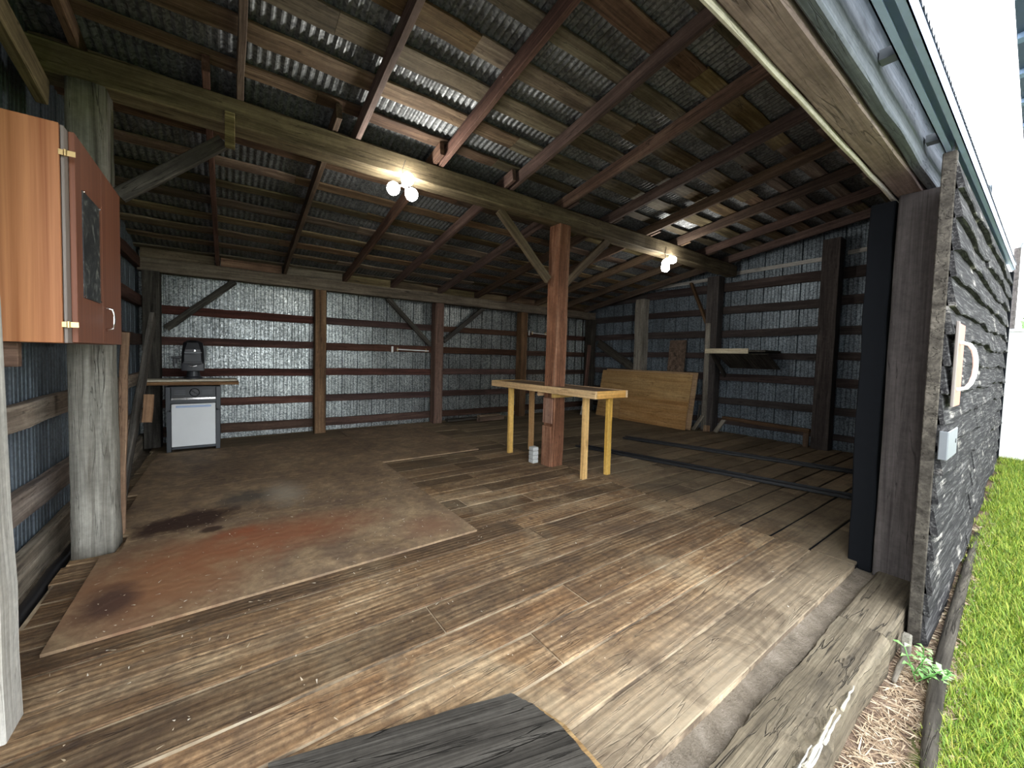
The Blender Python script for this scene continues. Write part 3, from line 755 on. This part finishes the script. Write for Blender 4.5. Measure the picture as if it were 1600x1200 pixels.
lean('brown_board', 8.60, 8.80, 4.72, 5.12, 2.0, W_POST, 'tall brown board standing behind the leaning plywood', cat='board', group=None)
tag(timber('dark_plank', (8.94, 7.35, 1.98), (8.94, 6.15, 1.28), .04, .22, W_DGREY, up=(0, 0, 1)), 'dark plank slanting down into the back right corner', 'plank')
tag(timber('dark_plank', (8.40, 7.35, .0), (8.50, 7.3, 1.9), .12, .04, W_POST, up=(0, 1, 0)), 'dark upright plank leaning in the back right corner', 'plank')
tag(timber('white_board', (7.92, 6.98, .0), (8.10, 6.98, .62), .14, .02, W_WHITE, up=(0, 1, 0)), 'small white board leaning at the left end of the plywood stack', 'board')
for i, (a, b, wy, hz, m, lab) in enumerate((((4.05, 7.45, .06), (5.15, 7.48, .06), .12, .05, W_DGREY, 'grey offcut lying along the foot of the back wall'),
        ((4.85, 7.36, .115), (5.45, 7.40, .115), .12, .05, W_TOP, 'light brown offcut on top of the grey one by the back wall'),
        ((4.75, 7.22, .06), (5.5, 7.28, .06), .10, .09, W_POST, 'thick brown timber block on the floor by the back wall'))):
    tag(timber('timber_offcut', a, b, wy, hz, m), lab, 'offcut', 'offcuts by the back wall')
for i, (a, b, wy, hz, m, lab) in enumerate((((8.50, 4.33, .01), (8.66, 4.22, .33), .10, .03, W_GREY, 'pale split scrap leaning right of the plywood'),
        ((8.70, 4.34, .0), (8.76, 4.34, .55), .07, .02, W_DGREY, 'dark scrap board standing between plywood and post'),
        ((8.52, 4.06, .02), (8.66, 4.12, .12), .12, .03, W_TOP, 'short brown scrap piece against the post foot'))):
    tag(timber('wood_scrap', a, b, wy, hz, m), lab, 'scrap', 'wood scraps beside the plywood')

# ---- shelf and sloped panel on the right wall
def shelf():
    t = empty('wall_shelf', (8.6, 3.4, 1.65), 'shelf with pale front edge and sloped panel below, bracketed to the right wall', 'shelf')
    z = 1.715
    mk('shelf_board', MB().box((8.29, 2.98, z), (9.0, 4.02, z+.04), .003), W_DGREY, t)
    timber('front_edge', (8.27, 3.25, z+.02), (8.27, 4.04, z+.02), .035, .10, W_CREAM, t, jit=.001, ch=.003)
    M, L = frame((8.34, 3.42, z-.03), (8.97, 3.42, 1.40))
    mk('leaf', MB().box((0, -.46, -.01), (L, .44, .01), .002), W_DGREY, t, rot=M)  # dark panel sloping from the front edge down to the wall
    for y in (3.95,):
        timber('bracket', (8.36, y, z-.02), (8.98, y, 1.22), .04, .09, W_DGREY, t)
shelf()
def trestle():
    t = empty('wall_bench', (8.8, 3.0, 0), 'low rough rail with a slanted end leg along the right wall', 'bench')
    timber('rail', (8.78, 2.40, .30), (8.78, 3.86, .33), .10, .07, W_POST, t)
    timber('leg', (8.74, 3.98, 0), (8.78, 3.83, .30), .08, .04, W_GREY, t, up=(1, 0, 0))
    timber('leg', (8.78, 2.45, 0), (8.78, 2.45, .262), .08, .04, W_POST, t, up=(1, 0, 0))
trestle()

# ---- appliance, worktop, machine
def appliance():
    t = empty('dishwasher', (-.43, 7.2, 0), 'old portable appliance with white door and round black dial by the back wall', 'appliance')
    x0, x1, y0, y1, zt = -.74, -.105, 6.97, 7.45, .955
    mb = MB()
    mb.box((x0, y0, .0), (x0+.055, y0+.06, .60), .004); mb.box((x1-.055, y0, .0), (x1, y0+.06, .60), .004)
    mb.box((x0, y0+.02, .055), (x0+.03, y1, zt-.02)); mb.box((x1-.03, y0+.02, .055), (x1, y1, zt-.02))
    mb.box((x0, y1-.03, .05), (x1, y1, zt-.02)); mb.box((x0, y0+.01, zt-.02), (x1, y1, zt))
    mb.box((x0-.006, y0-.012, .60+.02), (x0+.05, y0+.06, zt), .004); mb.box((x1-.05, y0-.012, .62), (x1+.006, y0+.06, zt), .004)
    mb.box((x0+.04, y0+.03, .04), (x1-.04, y1, .075))
    mb.box((x0+.05, y0-.002, .715), (x1-.05, y0+.05, .76))
    mk('cabinet', mb, M_CHAR, t)
    d = mk('door', MB().box((x0+.058, y0-.012, .085), (x1-.058, y0+.03, .705), .004), M_WHITEP, t)
    hb = MB().box((x0+.11, y0-.030, .655), (x1-.11, y0-.022, .683), .003); hb.box((x0+.12, y0-.024, .663), (x0+.14, y0-.0125, .676)); hb.box((x1-.14, y0-.024, .663), (x1-.12, y0-.0125, .676))
    mk('door_handle', hb, M_ALU, d)
    p = mk('control_panel', MB().box((x0+.055, y0-.006, .80), (x1-.055, y0+.03, .945), .003), M_DARKG, t)
    for k in range(3):
        mk('panel_line', MB().box((x0+.09, y0-.0085, .845+k*.025), (x0+.22, y0-.0062, .848+k*.025)), M_STEEL, p)
        mk('panel_line', MB().box((x1-.22, y0-.0085, .845+k*.025), (x1-.09, y0-.0062, .848+k*.025)), M_STEEL, p)
    mk('chrome_strip', MB().box((x0+.055, y0-.008, .765), (x1-.055, y0+.02, .796), .002), M_CHROME, t)
    dl = mk('dial', MB().lathe([(.062, 0), (.062, -.012), (.050, -.022), (.0, -.022)], ((x0+x1)/2+.01, y0-.007, .872), 'Y', 32), M_BLACK, p)
    bx = MB(); cx, cz = (x0+x1)/2+.01, .872; Mr = Matrix.Rotation(.7, 4, 'Y')
    q = MB().box((-.042, -.016, -.007), (.042, 0, .007), .003)
    bx.add([tuple(Mr @ Vector(v)+Vector((cx, y0-.030, cz))) for v in q.v], q.f)
    mk('pointer', bx, M_DARKG, dl if False else p)
    for x in (x0+.03, x1-.03): pass
appliance()
o = timber('worktop_plank', (-1.0, 7.13, 1.006), (.13, 7.16, .998), .40, .045, W_TOP, jit=.002)
tag(o, 'rough brown worktop plank laid across the appliance', 'worktop')
o = timber('worktop_plank', (-1.0, 7.17, 1.046), (.11, 7.19, 1.040), .36, .03, W_CREAM, jit=.002)
tag(o, 'pale upper worktop plank under the black machine', 'worktop')

def machine():
    t = empty('bench_machine', (-.44, 7.2, 1.06), 'black bench-top machine standing on the worktop by the back wall', 'machine')
    cx, y = -.44, 7.2
    mk('base', MB().lathe([(.115, 1.062), (.115, 1.075), (.085, 1.10), (.075, 1.17), (.085, 1.19)], (cx, y, 0), 'Z', 20), M_DARKG, t, smooth=False)
    def rr(x0, x1, y0, y1, z, c):
        return [(x0+c, y0, z), (x1-c, y0, z), (x1, y0+c, z), (x1, y1-c, z), (x1-c, y1, z), (x0+c, y1, z), (x0, y1-c, z), (x0, y0+c, z)]
    mk('housing', MB().rings([rr(cx-.135, cx+.135, y-.10, y+.12, 1.19, .03), rr(cx-.14, cx+.14, y-.11, y+.13, 1.30, .03), rr(cx-.13, cx+.13, y-.10, y+.13, 1.50, .04), rr(cx-.115, cx+.115, y-.08, y+.12, 1.60, .05), rr(cx-.06, cx+.06, y-.04, y+.08, 1.635, .03)]), M_BLACK, t)
    # lower curved front plate
    pts = []
    for k in range(13):
        a = math.pi*k/12; pts.append((cx-.135*math.cos(a), y-.13-.015*math.sin(a)))
    zt = lambda x: 1.255-.045*(1-((x-cx)/.135)**2)
    mb = MB().rings([[(p[0], p[1], 1.185) for p in pts]+[(p[0], p[1]+.02, 1.185) for p in pts[::-1]], [(p[0], p[1], zt(p[0])+.045) for p in pts]+[(p[0], p[1]+.02, zt(p[0])+.045) for p in pts[::-1]]])
    mk('front_plate', mb, M_DARKG, t)
    mk('lip', MB().tube([(cx-.05+.1*k/8, y-.150, 1.262-.012*math.sin(math.pi*k/8)) for k in range(9)], .008), M_CHROME, t)
    mk('visor', MB().box((cx-.105, y-.122, 1.31), (cx+.105, y-.105, 1.43), .006), M_DARKG, t)
    mk('crossbar', MB().box((cx-.10, y-.128, 1.445), (cx+.11, y-.10, 1.462), .003), M_STEEL, t)
    mk('badge', MB().lathe([(.016, 0), (.016, -.006), (0, -.008)], (cx+.02, y-.128, 1.48), 'Y', 16), M_CHROME, t)
    mk('lever', MB().tube([(cx+.15, y-.05, 1.56), (cx+.152, y-.06, 1.47), (cx+.155, y-.07, 1.38), (cx+.14, y-.09, 1.30)], [.014, .012, .01, .01]), M_STEEL, t)
    mk('side_arm', MB().box((cx-.26, y-.03, 1.36), (cx-.141, y+.04, 1.39), .006).box((cx-.24, y-.06, 1.24), (cx-.19, y-.02, 1.37), .008), M_BLACK, t)
    mk('knob', MB().lathe([(.02, 0), (.026, .01), (.026, .06), (.02, .07)], (cx-.20, y-.08, 1.22), 'Z', 14), M_STEEL, t)
machine()

# ---- planks leaning at the left post
tag(timber('leaning_plank', (-.80, 4.42, 0), (-.70, 5.6, 1.85), .17, .045, W_DGREY, up=(1, 0, 0), jit=.006), 'long grey plank leaning behind the massive left post', 'plank', 'leaning planks')
tag(timber('leaning_plank', (-.715, 4.05, 0), (-.675, 4.05, 1.62), .05, .045, W_TOP, up=(0, 1, 0), jit=.006), 'narrow split board standing against the massive grey post', 'board', 'leaning planks')
tag(timber('wood_block', (-.645, 4.72, .80), (-.63, 4.76, 1.06), .075, .05, W_TOP, up=(0, 1, 0)), 'small brown wood block fixed to the leaning plank', 'block')
# black membrane roll along the left wall
rgm = random.Random(8)
mk_mb = MB().tube([(-.995+rgm.uniform(-.008, .008), 2.2+.25*k, -.05+rgm.uniform(-.015, .015)) for k in range(10)], .04, 10)
tag(mk('membrane_roll', mk_mb, M_POLY, smooth=True), 'black plastic sheeting tucked along the left floor edge', 'sheeting')

# ---- cabinet
def cabinet():
    t = empty('wall_cabinet', (-.85, 3.0, 1.515), 'orange-brown wall cabinet hanging at the left with a dark picture on its door', 'cabinet')
    x0, x1, y0, y1, z0, z1 = -1.06, -.635, 2.53, 3.50, 1.515, 2.505
    mk('side_panel', MB().box((x0, y0, z0), (x1, y0+.018, z1), .002), M_CAB, t)
    mk('side_panel', MB().box((x0, y1-.018, z0), (x1, y1, z1), .002), M_CAB, t)
    mk('shell', MB().box((x0, y0+.0185, z0), (x1, y1-.0185, z0+.018)).box((x0, y0+.0185, z1-.018), (x1, y1-.0185, z1)).box((x0, y0+.0185, z0+.0185), (x0+.01, y1-.0185, z1-.0185)), M_CABD, t)
    mk('front_trim', MB().box((x1, y0+.02, z0), (x1+.012, y0+.10, z1), .002), M_ALMOND, t)
    d = mk('door', MB().box((x1+.0125, y0+.075, z0+.004), (x1+.034, y0+.52, z1), .002), M_CABD, t)
    d2 = mk('door', MB().box((x1+.0125, y0+.523, z0+.004), (x1+.034, y1, z1), .002), M_CABD, t)
    px = x1+.0345
    p = mk('picture', MB().box((px, y0+.165, 1.745), (px+.004, y0+.455, 2.27)), M_POSTER, d)
    for (y, z) in ((y0+.17, 1.752), (y0+.45, 1.752), (y0+.17, 2.263), (y0+.45, 2.263)):
        mk('pin', MB().lathe([(.006, 0), (.006, .004), (.002, .006)], (px+.004, y, z), 'X', 10), M_CHROME, p)
    yh = y0+.57
    pts = [(px-.0, yh, 1.60), (px+.030, yh+.004, 1.612), (px+.036, yh+.01, 1.645), (px+.034, yh+.012, 1.69), (px+.028, yh+.004, 1.722), (px, yh-.006, 1.732)]
    mk('handle', MB().tube(pts, [.008, .007, .006, .006, .007, .008], 8), M_CHROME, d2, smooth=True)
    for z in (1.60, 2.375):
        mk('hinge', MB().tube([(x1+.022, y0-.004, z-.014), (x1+.022, y0-.004, z+.014)], .007).box((x1-.0, y0-.006, z-.012), (x1+.055, y0-.002, z+.012)), M_BRASS, t)
cabinet()
tag(mk('support_board', MB().box((-1.07, 2.62, 1.40), (-.80, 2.66, 1.512), .003), W_POST), 'short dark board under the bottom of the cabinet', 'board')

tag(mk('hanger_block', MB().box((-.02, 3.733, 3.12), (.05, 3.764, 3.40), .004), W_PURL), 'short upright block on the main beam where the left brace meets it', 'block')
# ---- LED lamp clusters
def lamp(x, y, z, label, offs, hook):
    t = empty('ceiling_light', (x, y, z), label, 'lamp', 'three-lobed lamps on the main beam')
    mk('socket', MB().lathe([(.03, .03), (.034, .0), (.028, -.05), (.02, -.06)], (x, y, z), 'Z', 16), M_WPAINT, t)
    mk('wire', MB().tube([(x-.01, y+.02, z+.03), (x-.02, y+.03, z+.12), (x+.01, y+.03, z+.22), (x+.0, y+.04, z+.27)], .006, 6), M_BLACK, t)
    cv = Vector((0, 0, 1.5))
    for (dx, dz, tx) in offs:
        c = Vector((x+dx, y+.03, z+dz)); nrm = (Vector((0, -.75, -.65))+Vector((tx, 0, 0))).normalized()
        M = nrm.to_track_quat('Z', 'Y').to_matrix().to_4x4(); M.translation = c
        h = mk('lamp_head', MB().lathe([(.018, -.035), (.026, -.03), (.034, -.003), (.030, .0)], n=20), M_WPAINT, t, rot=M)
        mk('diffuser', MB().lathe([(.030, .0005), (.050, .014), (.062, .040), (.064, .060), (.058, .085), (.040, .108), (.018, .120), (.0, .122)], n=24), M_LED, h, rot=M, smooth=True)
        a = MB().tube([(x, y, z-.04), tuple(c-nrm*.033)], .010, 8); mk('arm', a, M_WPAINT, t)
lamp(1.50, 3.74, 3.26, 'left glowing three-lobed lamp on the main beam', [(.015, .055, .1), (-.10, -.075, -.5), (.05, -.085, .35)], 0)
lamp(6.22, 3.74, 3.22, 'right glowing three-lobed lamp farther along the main beam', [(.13, .06, .4), (-.02, -.02, -.3), (-.05, -.11, -.1)], 0)

# ---- peg rails on the back wall
for (x0, x1, z, lab) in ((2.86, 3.70, 1.60, 'slim white rail with brass ends on the back wall girt'), (6.6, 7.25, 2.15, 'slim white rail behind the thick centre post')):
    t = empty('wall_rail', ((x0+x1)/2, 7.70, z), lab, 'rail', 'slim rails on the back wall')
    mk('bar', MB().tube([(x0+.10, 7.695, z+.01), (x1, 7.695, z-.005)], .012, 10), M_WPAINT, t)
    for x in (x0+.12, x1-.06): mk('bracket', MB().box((x-.012, 7.69, z-.03), (x+.012, 7.726, z+.05), .003), M_BRASS, t)
    mk('end_plate', MB().box((x0-.01, 7.70, z-.06), (x0+.03, 7.725, z+.07), .003), M_WPAINT, t)

# ---- open sliding door with live-edge siding
def sliding_door():
    t = empty('sliding_barn_door', (5.8, .40, -.19), 'open sliding door clad in wavy weathered black boards', 'door')
    x0, x1, zb_, zt_ = 3.56, 8.1, -.19, 2.72
    mk('stile', MB().box((3.50, .372, -.20), (3.56, .428, 2.76), .004), W_DGREY, t)
    mk('frame', MB().box((3.561, .386, zb_), (x1, .425, zt_)), M_DARKW, t)
    rg = random.Random(21); mb = MB(); nrow = 17; h = (zt_-zb_)/nrow
    for (xa, xb) in ((3.52, 5.25), (5.254, x1)):
        for i in range(nrow):
            n = 56; ph = [rg.uniform(0, 6.28) for _ in range(4)]; am = rg.uniform(.010, .022); rs = []
            z0 = zb_+i*h; z1 = min(zt_, z0+h+.06)
            for k in range(n+1):
                x = xa+(xb-xa)*k/n; wv = am*(math.sin(2.4*x+ph[0])+.6*math.sin(5.7*x+ph[1])+.3*math.sin(13*x+ph[2]))+rg.uniform(-.004, .004)
                wv = max(-.045, wv)*(0 if i == 0 else 1); yb = .338+.005*math.sin(3*x+ph[3]); yt = .374
                rs.append([(x, .385, z0+wv), (x, yb+.004, z0+wv), (x, yb, z0+wv+.008), (x, yb+.004, z0+wv+.03), (x, yt, z1), (x, .385, z1)])
            mb.rings(rs)
    mk('siding', mb, M_SIDE, t)
    mk('end_board', MB().box((x1+.001, .34, -.1), (x1+.04, .43, 2.72), .004), M_DARKW, t)
    s = mk('handle_plate', MB().box((3.60, .322, 1.27), (3.84, .334, 1.77), .004), M_PINK, t)
    mk('plate_edge', MB().box((3.575, .322, 1.27), (3.599, .336, 1.78), .003), M_ALMOND, s)
    pts = [(3.64, .321, 1.655)]
    for k in range(9):
        a = math.pi*k/8; pts.append((3.66+.03*math.sin(a), .316-.055*math.sin(a)**.7, 1.515+.14*math.cos(a)))
    pts.append((3.64, .321, 1.375))
    mk('handle', MB().tube(pts, .011, 10), M_WPAINT, t, smooth=True)
    l = mk('latch', MB().box((3.50, .322, .96), (3.86, .330, 1.13), .004).box((3.485, .322, .96), (3.499, .360, 1.13), .004), M_STEEL, t)
    mk('bolt_hole', MB().lathe([(.014, 0), (.014, -.003), (0, -.003)], (3.79, .322, 1.05), 'Y', 14), M_BLACK, l)
    mk('roller', MB().box((3.62, .395, 2.74), (3.70, .405, 2.83)).lathe([(.03, -.008), (.03, .008)], (3.66, .392, 2.85), 'Y', 16), M_STEEL, t)
sliding_door()
tag(mk('wooden_peg', MB().box((3.30, .385, -.19), (3.35, .425, -.07), .006), W_GREY), 'small grey block at the foot of the sliding door', 'block')

# ---- outside ground
def gz(x, y):
    a = max(0, min(1, (x-3.6)/4.8)); a = a*a*(3-2*a)*.5+a*.5
    return -.215+.60*a*max(0, 1-max(0, abs(y-.4)-.6)/4.0)
def ground():
    vs = []; fs = []; xs = [-12, -6, -3, -1.5]+[-1+i*.25 for i in range(48)]+[12, 16, 24, 40]; ys = [.66, .5, .4, .3, .2, .1, 0, -.15, -.3, -.5, -.8, -1.2, -2, -4, -8, -20]
    rg = random.Random(1)
    for x in xs:
        for y in ys: vs.append((x, y, gz(x, y)+(rg.uniform(-.012, .012) if -1 < x < 9 else 0)))
    n = len(ys)
    for i in range(len(xs)-1):
        for j in range(n-1): fs.append((i*n+j, (i+1)*n+j, (i+1)*n+j+1, i*n+j+1))
    me = bpy.data.meshes.new('ground'); me.from_pydata(vs, [], fs); me.update()
    me.polygons.foreach_set('use_smooth', [True]*len(me.polygons))
    t = NT('yard_ground'); v = t.coord('Object'); n1 = t.noise(v, 6, 7, .7, .5); n2 = t.noise(v, 55, 4, .7)
    soil = t.ramp(n1, [(.3, (.07, .045, .035)), (.5, (.19, .13, .095)), (.72, (.34, .25, .19))])
    lawn = t.ramp(n1, [(.3, (.06, .10, .015)), (.5, (.13, .20, .03)), (.72, (.22, .30, .05))])
    sx = t.n('SeparateXYZ'); t.l(v, sx.inputs[0])
    # bare soil strip beside the threshold, lawn beyond it
    edge = t.math('ADD', t.math('ADD', sx.outputs[1], t.math('MULTIPLY', sx.outputs[0], .0)), t.math('MULTIPLY', t.math('SUBTRACT', n1, .5), .12))
    m = t.n('MapRange'); t.l(edge, m.inputs[0]); m.inputs[1].default_value = .24; m.inputs[2].default_value = .28
    m2 = t.n('MapRange'); t.l(sx.outputs[0], m2.inputs[0]); m2.inputs[1].default_value = 1.3; m2.inputs[2].default_value = 1.9
    bounce_grey = t.ramp(n1, [(.3, (.20, .19, .18)), (.5, (.30, .29, .275)), (.72, (.40, .385, .37))])  # unseen forecourt tone, added to keep green bounce off the ceiling
    lawn = t.mix(m2.outputs[0], bounce_grey, lawn)
    c = t.mix(m.outputs[0], lawn, soil); c = t.mix(t.math('MULTIPLY', n2, .4), c, (.08, .06, .035))
    t.bump(t.math('ADD', n1, n2), .8, .03); me.materials.append(t.done(c, .95, 0, .1))
    o = bpy.data.objects.new('ground', me); COL.objects.link(o); struct(place(o, Matrix()))
ground()

def blades(name, mat, n, pos, hgt, wid, lean_, seed, label, cat, curl=.5, flat=False):
    rng = np.random.default_rng(seed); P = np.array([pos(rng) for _ in range(n)])
    a = rng.uniform(0, 2*np.pi, n); h = hgt[0]+(hgt[1]-hgt[0])*rng.random(n)**1.5; wd = rng.uniform(*wid, n); ln = rng.uniform(*lean_, n)
    dx, dy = np.cos(a), np.sin(a); px, py = -dy*wd/2, dx*wd/2
    V = np.zeros((n, 5, 3)); F = []
    mid = .55
    for k, (s, wk) in enumerate(((0, 1), (0, -1), (mid, .8), (mid, -.8), (1, 0))):
        off = h*ln*(s**1.7)
        V[:, k, 0] = P[:, 0]+dx*off+px*wk; V[:, k, 1] = P[:, 1]+dy*off+py*wk
        V[:, k, 2] = P[:, 2]+h*s*(1-curl*ln*s*.5) if not flat else P[:, 2]+.004+h*.12*s*rng.random(n)
    b = np.arange(n)[:, None]*5
    q = (b+np.array([[0, 1, 3, 2]])).tolist(); tr = (b+np.array([[2, 3, 4]])).tolist()
    me = bpy.data.meshes.new(name); me.from_pydata(V.reshape(-1, 3).tolist(), [], q+tr); me.update()
    tint = np.repeat(np.clip(rng.beta(2, 2.4, n), 0, 1)[:, None], 5, 1).ravel()
    ca = me.color_attributes.new('tint', 'FLOAT_COLOR', 'POINT'); C = np.ones((len(tint), 4), np.float32); C[:, 0] = tint; C[:, 1] = tint; C[:, 2] = tint
    ca.data.foreach_set('color', C.ravel()); me.materials.append(mat)
    o = bpy.data.objects.new(name, me); COL.objects.link(o); place(o, Matrix()); return tag(o, label, cat, kind='stuff')
def gp(rng):
    while True:
        x = 1.6+6.6*rng.random()**1.3; y = -.9+1.25*rng.random()**.6
        e = .22 if x < 3 else min(.32, .22+(x-3)*.045)
        if y < e+.05*math.sin(x*9)*math.sin(x*23): return (x, y, gz(x, y)-.005)
blades('lawn_grass', M_GRASS, 90000, gp, (.025, .08), (.002, .005), (.2, 1.0), 1, 'yellow-green lawn growing beside the open black door', 'grass')
def sp_(rng):
    x = 1.7+2.0*rng.random(); y = .18+.24*rng.random(); return (x, y, gz(x, y)+.002)
blades('straw_litter', M_STRAW, 3200, sp_, (.03, .12), (.002, .006), (.7, 1.2), 2, 'dry straw and leaf litter on the soil below the threshold', 'litter', flat=True)
def sp2(rng):
    x = 3.5+2.4*rng.random(); y = .24+.10*rng.random(); return (x, y, gz(x, y)+.004)
blades('dead_leaf_litter', M_STRAW, 500, sp2, (.04, .10), (.008, .022), (.6, 1.1), 5, 'pale dead leaves along the foot of the black door', 'litter', flat=True)
def chips(rng):
    u = rng.random()
    if u < .55: x, y = -.7+2.6*rng.random(), 2.3+2.2*rng.random()
    elif u < .9: x, y = -.6+4.4*rng.random(), .8+2.4*rng.random()
    else: x, y = 1.5+3*rng.random(), 3+2*rng.random()
    return (x, y, .021 if (2.62 < y < 6.2 and -.76 < x < 1.77) else .004)
blades('sawdust_debris', M_CHIP, 520, chips, (.008, .035), (.003, .008), (.8, 1.2), 3, 'white sawdust specks and straw bits scattered on the floor', 'debris', flat=True)

# timber edging between soil and lawn
pts = [(2.0, .17, gz(2, .2)+.02), (2.7, .235, gz(2.7, .2)+.03), (3.2, .268, gz(3.2, .2)+.03), (4.0, .29, gz(4, .3)+.03), (4.9, .305, gz(4.9, .33)+.02), (5.6, .31, gz(5.6, .33)-.0)]
tag(mk('edging_log', MB().tube(pts, [.02, .028, .032, .03, .026, .02], 10), W_DGREY, smooth=True), 'dark rotting log edging the lawn beside the door', 'log')
tag(mk('stick', MB().tube([(3.36, .40, -.195), (3.16, .405, -.20), (3.0, .40, -.203)], [.014, .013, .010], 8), W_GREY, smooth=True), 'short grey stick lying on the soil at the door foot', 'stick')

def weed():
    t = empty('weed_plant', (3.2, .31, -.215), 'leafy green weed at the foot of the door', 'plant')
    rg = random.Random(12); vs = []; fs = []; st = MB(); tints = []
    for s in range(9):
        bx, by = 3.2+rg.uniform(-.09, .1), .31+rg.uniform(-.05, .05); hx, hy = rg.uniform(-.12, .12), rg.uniform(-.11, .07); H = rg.uniform(.06, .14)
        P = [Vector((bx+hx*k/4, by+hy*k/4, -.215+H*k/4)) for k in range(5)]
        st.tube(P, .0025, 5)
        for k in range(1, 5):
            for sd in (-1, 1):
                d = Vector((rg.uniform(-1, 1), rg.uniform(-1, 1), rg.uniform(.1, .6))).normalized(); L = rg.uniform(.035, .06); sdv = d.cross(Vector((0, 0, 1))).normalized()*L*.26; b = len(vs)
                p = P[k]; m = p+d*L*.5+Vector((0, 0, .006))
                vs += [p, m+sdv, p+d*L-Vector((0, 0, .01)), m-sdv, m-Vector((0, 0, .006))]; fs += [(b, b+1, b+4), (b+1, b+2, b+4), (b+2, b+3, b+4), (b+3, b, b+4)]
                tints += [rg.random()]*5
    mk('stem', st, M_WEED, t)
    o = mk('foliage', MB().add(vs, fs), M_WEED, t, fix=False)
    ca = o.data.color_attributes.new('tint', 'FLOAT_COLOR', 'POINT'); ca.data.foreach_set('color', np.array([[a, a, a, 1] for a in tints], np.float32).ravel())
weed()

# ---- beyond the corner: white fence, pole, shrub, neighbouring eave
fn = empty('white_fence', (8.3, -.4, .3), 'white solid fence standing beyond the far end of the door', 'fence')
mk('panel', MB().box((8.28, -3.2, -.2), (8.32, .46, 1.98), .004), M_FENCE, fn)
mk('cap_rail', MB().box((8.26, -3.2, 1.98), (8.34, .46, 2.02), .006), M_FENCE, fn)
pl = empty('utility_pole', (13.5, .56, .2), 'brown utility pole with a light fitting rising behind the white fence', 'pole')
mk('pole', MB().lathe([(.05, 0), (.045, 4.0)], (13.5, .545, .0), 'Z', 14), W_DUSK, pl)
mk('light_arm', MB().tube([(13.5, .53, 3.95), (13.5, .50, 4.08), (13.5, .42, 4.10)], .02, 8), M_STEEL, pl)
mk('lantern', MB().lathe([(.02, .10), (.05, .06), (.06, .0), (.0, -.02)], (13.5, .40, 3.99), 'Z', 14), M_WPAINT, pl)
def hp(rng):
    v = rng.normal(size=3); v /= np.linalg.norm(v); r = .75+.3*rng.random(); return (15.8+1.2*v[0]*r, -.45+.90*v[1]*r, 2.3+2.0*v[2]*r)
tr = empty('shrub_tree', (15.8, -.45, .2), 'leafy green tree behind the white fence', 'tree')
o = blades('foliage', M_HEDGE, 7000, hp, (.10, .2), (.06, .11), (.4, 1.1), 8, 'x', 'x'); del o['label']; del o['category']; del o['kind']
o.parent = tr; o.matrix_basis = WM[tr.name].inverted()
mk('trunk', MB().tube([(15.8, -.45, .1), (15.8, -.45, 1.2), (15.75, -.42, 2.6)], [.14, .11, .06], 10), W_POST, tr)
nb = empty('neighbouring_eave', (7.5, .2, 4.6), 'slate blue eave of the neighbouring building at the top right', 'eave')
mb = MB()
M, L = frame((4.2, .262, 4.35), (9.5, .262, 4.95)) if False else frame((4.0, .27, 4.0), (9.5, .345, 4.0))
mk('soffit', MB().box((0, -.9, 0), (L, 0, .05)), M_BLUE, nb, rot=M)
M_RIB = simple('soffit_rib_blue', (.16, .24, .36), .5)
for k in range(9): mk('soffit_rib', MB().box((.3+k*.6, -.9, -.04), (.38+k*.6, -.005, -.0)), M_RIB, nb, rot=M)
